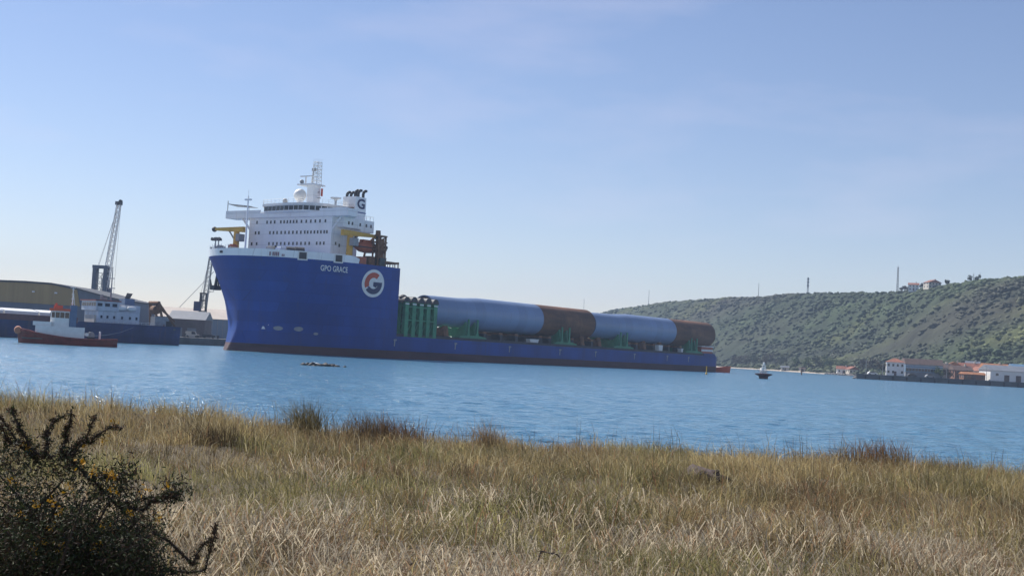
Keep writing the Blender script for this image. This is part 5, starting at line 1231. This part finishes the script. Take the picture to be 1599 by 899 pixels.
def gorse():
    rg = np.random.default_rng(31)
    g0 = float(bank_z(-2.0, 6.0)); r = empty('gorse_bush', (-2.0, 6.0, g0), 0, 'dark gorse bush with yellow flowers in the lower left corner', 'bush')
    wood = MB(); tips = []
    def P(px, py, Y): q = at(px, py, Y); return Vector((q.x + 2.0, q.y - 6.0, q.z - g0))
    base = [Vector((x, y, -.05)) for x, y in ((-.6, .1), (-.2, .0), (.15, .1), (.4, -.1), (-.9, .2))]
    goals = []
    for k in range(70):
        px = rg.uniform(-160, 260); top = np.interp(px, [-160, 0, 60, 130, 210, 290], [720, 722, 712, 765, 795, 835]); py = rg.uniform(top, 905)
        goals.append(P(px, py, 6.0 + rg.uniform(-.45, .5)))
    stems = []
    for gq in goals:
        b = base[rg.integers(len(base))]; mid = b.lerp(gq, .55) + Vector(rg.normal(0, .08, 3)); wood.path([b, mid, gq], [.014, .009, .004], 5); stems.append((mid, gq))
    whips = [((60, 720), (0, 648)), ((70, 715), (20, 690), (-10, 660)), ((95, 715), (103, 680), (110, 640)), ((80, 715), (68, 680), (98, 648)), ((100, 712), (125, 690), (148, 650)), ((105, 715), (140, 690), (190, 668)),
             ((110, 720), (150, 745), (190, 745)), ((130, 740), (180, 790), (240, 775), (280, 770)), ((190, 800), (230, 790), (268, 772)), ((60, 722), (30, 670), (18, 640)), ((240, 830), (300, 880), (330, 840)), ((255, 890), (320, 890), (338, 815))]
    for wv in whips:
        pts = [P(px, py, 6.0 + rg.uniform(-.05, .05)) for px, py in wv]
        q = [pts[0]]
        for a_, b_ in zip(pts, pts[1:]):
            for f in (.33, .67, 1.0): q.append(a_.lerp(b_, f) + Vector(rg.normal(0, .010, 3)) * (1 if f < 1 else .4))
        pts = q; wood.path(pts, [.007 - .004 * i / len(pts) for i in range(len(pts))], 5)
        for i in range(len(pts) - 1): stems.append((pts[i], pts[i + 1]))
    wood.build('branches', pm('gorse_wood', (.055, .040, .028), .9, .3, 20), r)
    # spines and small leaves along every stem
    Vs, Cs = [], []
    pal = np.array([(.034, .050, .018), (.045, .062, .022), (.065, .075, .030), (.085, .055, .034), (.060, .038, .025), (.026, .030, .016)])
    def spray(a, b, cnt, rad, size, pl):
        t = rg.random((cnt, 1)); p = np.array(a) * (1 - t) + np.array(b) * t + rg.normal(0, rad, (cnt, 3))
        d = rg.normal(size=(cnt, 3)); d /= np.linalg.norm(d, axis=1)[:, None]; s = np.cross(d, rg.normal(size=(cnt, 3))); s /= np.linalg.norm(s, axis=1)[:, None] + 1e-6
        L = size * rg.uniform(.5, 1.4, (cnt, 1)); q = np.stack([p - s * L * .16, p + s * L * .16, p + d * L], 1).reshape(-1, 3)
        Vs.append(q); Cs.append(np.repeat(pl[rg.integers(len(pl), size=cnt)] * rg.uniform(.7, 1.3, (cnt, 1)), 3, 0))
    for i, (a, b) in enumerate(stems):
        if i < len(goals): spray(a, b, 1300, .055, .022, pal)
        else: spray(a, b, 85, .008, .020, pal[[1, 3, 3, 4]])
    for px, py, s in ((268, 770, .035), (190, 745, .04), (150, 770, .05), (30, 720, .06), (75, 725, .07), (110, 728, .05), (178, 768, .045), (0, 715, .05)):
        c = P(px, py, 6.0); spray(c, c + Vector((.02, 0, .02)), 420, s, .024, pal)
    V = np.concatenate(Vs); np_mesh('foliage', V, None, np.arange(len(V)).reshape(-1, 3), tint=np.concatenate(Cs), mat=M_leaf, parent=r)
    # flowers, clusters of small petals
    Vs, Cs = [], []
    spots = [(178, 665), (162, 684), (145, 733), (168, 737), (180, 745), (85, 782), (97, 802), (78, 822), (72, 848), (18, 754), (155, 857), (164, 818), (45, 700), (230, 763), (262, 760), (178, 765), (60, 790), (110, 760), (205, 800), (30, 800), (132, 700), (50, 860), (96, 853), (128, 722), (245, 808)]
    for px, py in spots:
        c = np.array(P(px + rg.uniform(-3, 3), py + rg.uniform(-3, 3), 5.72 if py > 700 else 5.98)); cnt = 16
        p = c + rg.normal(0, .013, (cnt, 3)); a = rg.normal(size=(cnt, 3)) * .0042; b = rg.normal(size=(cnt, 3)) * .0042
        Vs.append(np.stack([p - a, p + b, p + a, p - b], 1).reshape(-1, 3)); Cs.append(np.repeat(np.array([[.50, .27, .02]]) * rg.uniform(.6, 1.2, (cnt, 1)), 4, 0))
    V = np.concatenate(Vs); tag(np_mesh('flowers', V, np.arange(len(V)).reshape(-1, 4), tint=np.concatenate(Cs), mat=M_leaf, parent=r), kind='stuff')
    # bare bramble stems at the bottom edge
    for i, (pts, Y, lb) in enumerate([(((640, 880), (690, 872), (740, 892), (770, 915)), 8.3, 'bare arching bramble stem at the bottom edge left of centre'), (((518, 905), (512, 880), (520, 868)), 8.3, 'short dark twig at the bottom edge below the bow'),
                                      (((830, 905), (845, 860), (870, 865), (905, 905)), 8.4, 'thin bramble stem arching at the bottom centre'), (((775, 905), (785, 870), (770, 862)), 8.4, 'bent bare twig beside the arching bramble')]):
        b0 = at(pts[0][0], pts[0][1], Y); gz = float(bank_z(b0.x, Y)); o = empty('bramble', (b0.x, Y, gz), 0, lb, 'bramble', 'bare stems at the bottom edge')
        m = MB(); q = [Vector((0, 0, -.03))] + [at(a, b, Y) - Vector((b0.x, Y, gz)) for a, b in pts]; m.path(q, [.008] + [.007 - .001 * k for k in range(len(pts))], 5)
        for k in range(1, len(q)):
            for j in range(3): c = q[k - 1].lerp(q[k], (j + .5) / 3); m.tube(c, c + Vector(rg.normal(0, .03, 3)), .003, .001, 4)
        m.build('stem', pm('gorse_wood', (.055, .040, .028), .9, .3, 20), o)
gorse()

# ------------------------------------------------------------------ haze: even pale air round the whole place
def haze():
    m = bpy.data.materials.new('haze_air'); m.use_nodes = True; n, l = m.node_tree.nodes, m.node_tree.links
    n.remove(n['Principled BSDF']); v = n.new('ShaderNodeVolumePrincipled')
    v.inputs['Color'].default_value = (0.58, 0.75, 1.0, 1); v.inputs['Density'].default_value = 0.00019; v.inputs['Anisotropy'].default_value = 0.0
    l.new(v.outputs['Volume'], n['Material Output'].inputs['Volume'])
    o = MB().box(-4050, 4050, -60, 2600, -8, 130).build('haze', m); tag(o, 'thin pale blue sea haze', 'haze', kind='stuff')
haze()
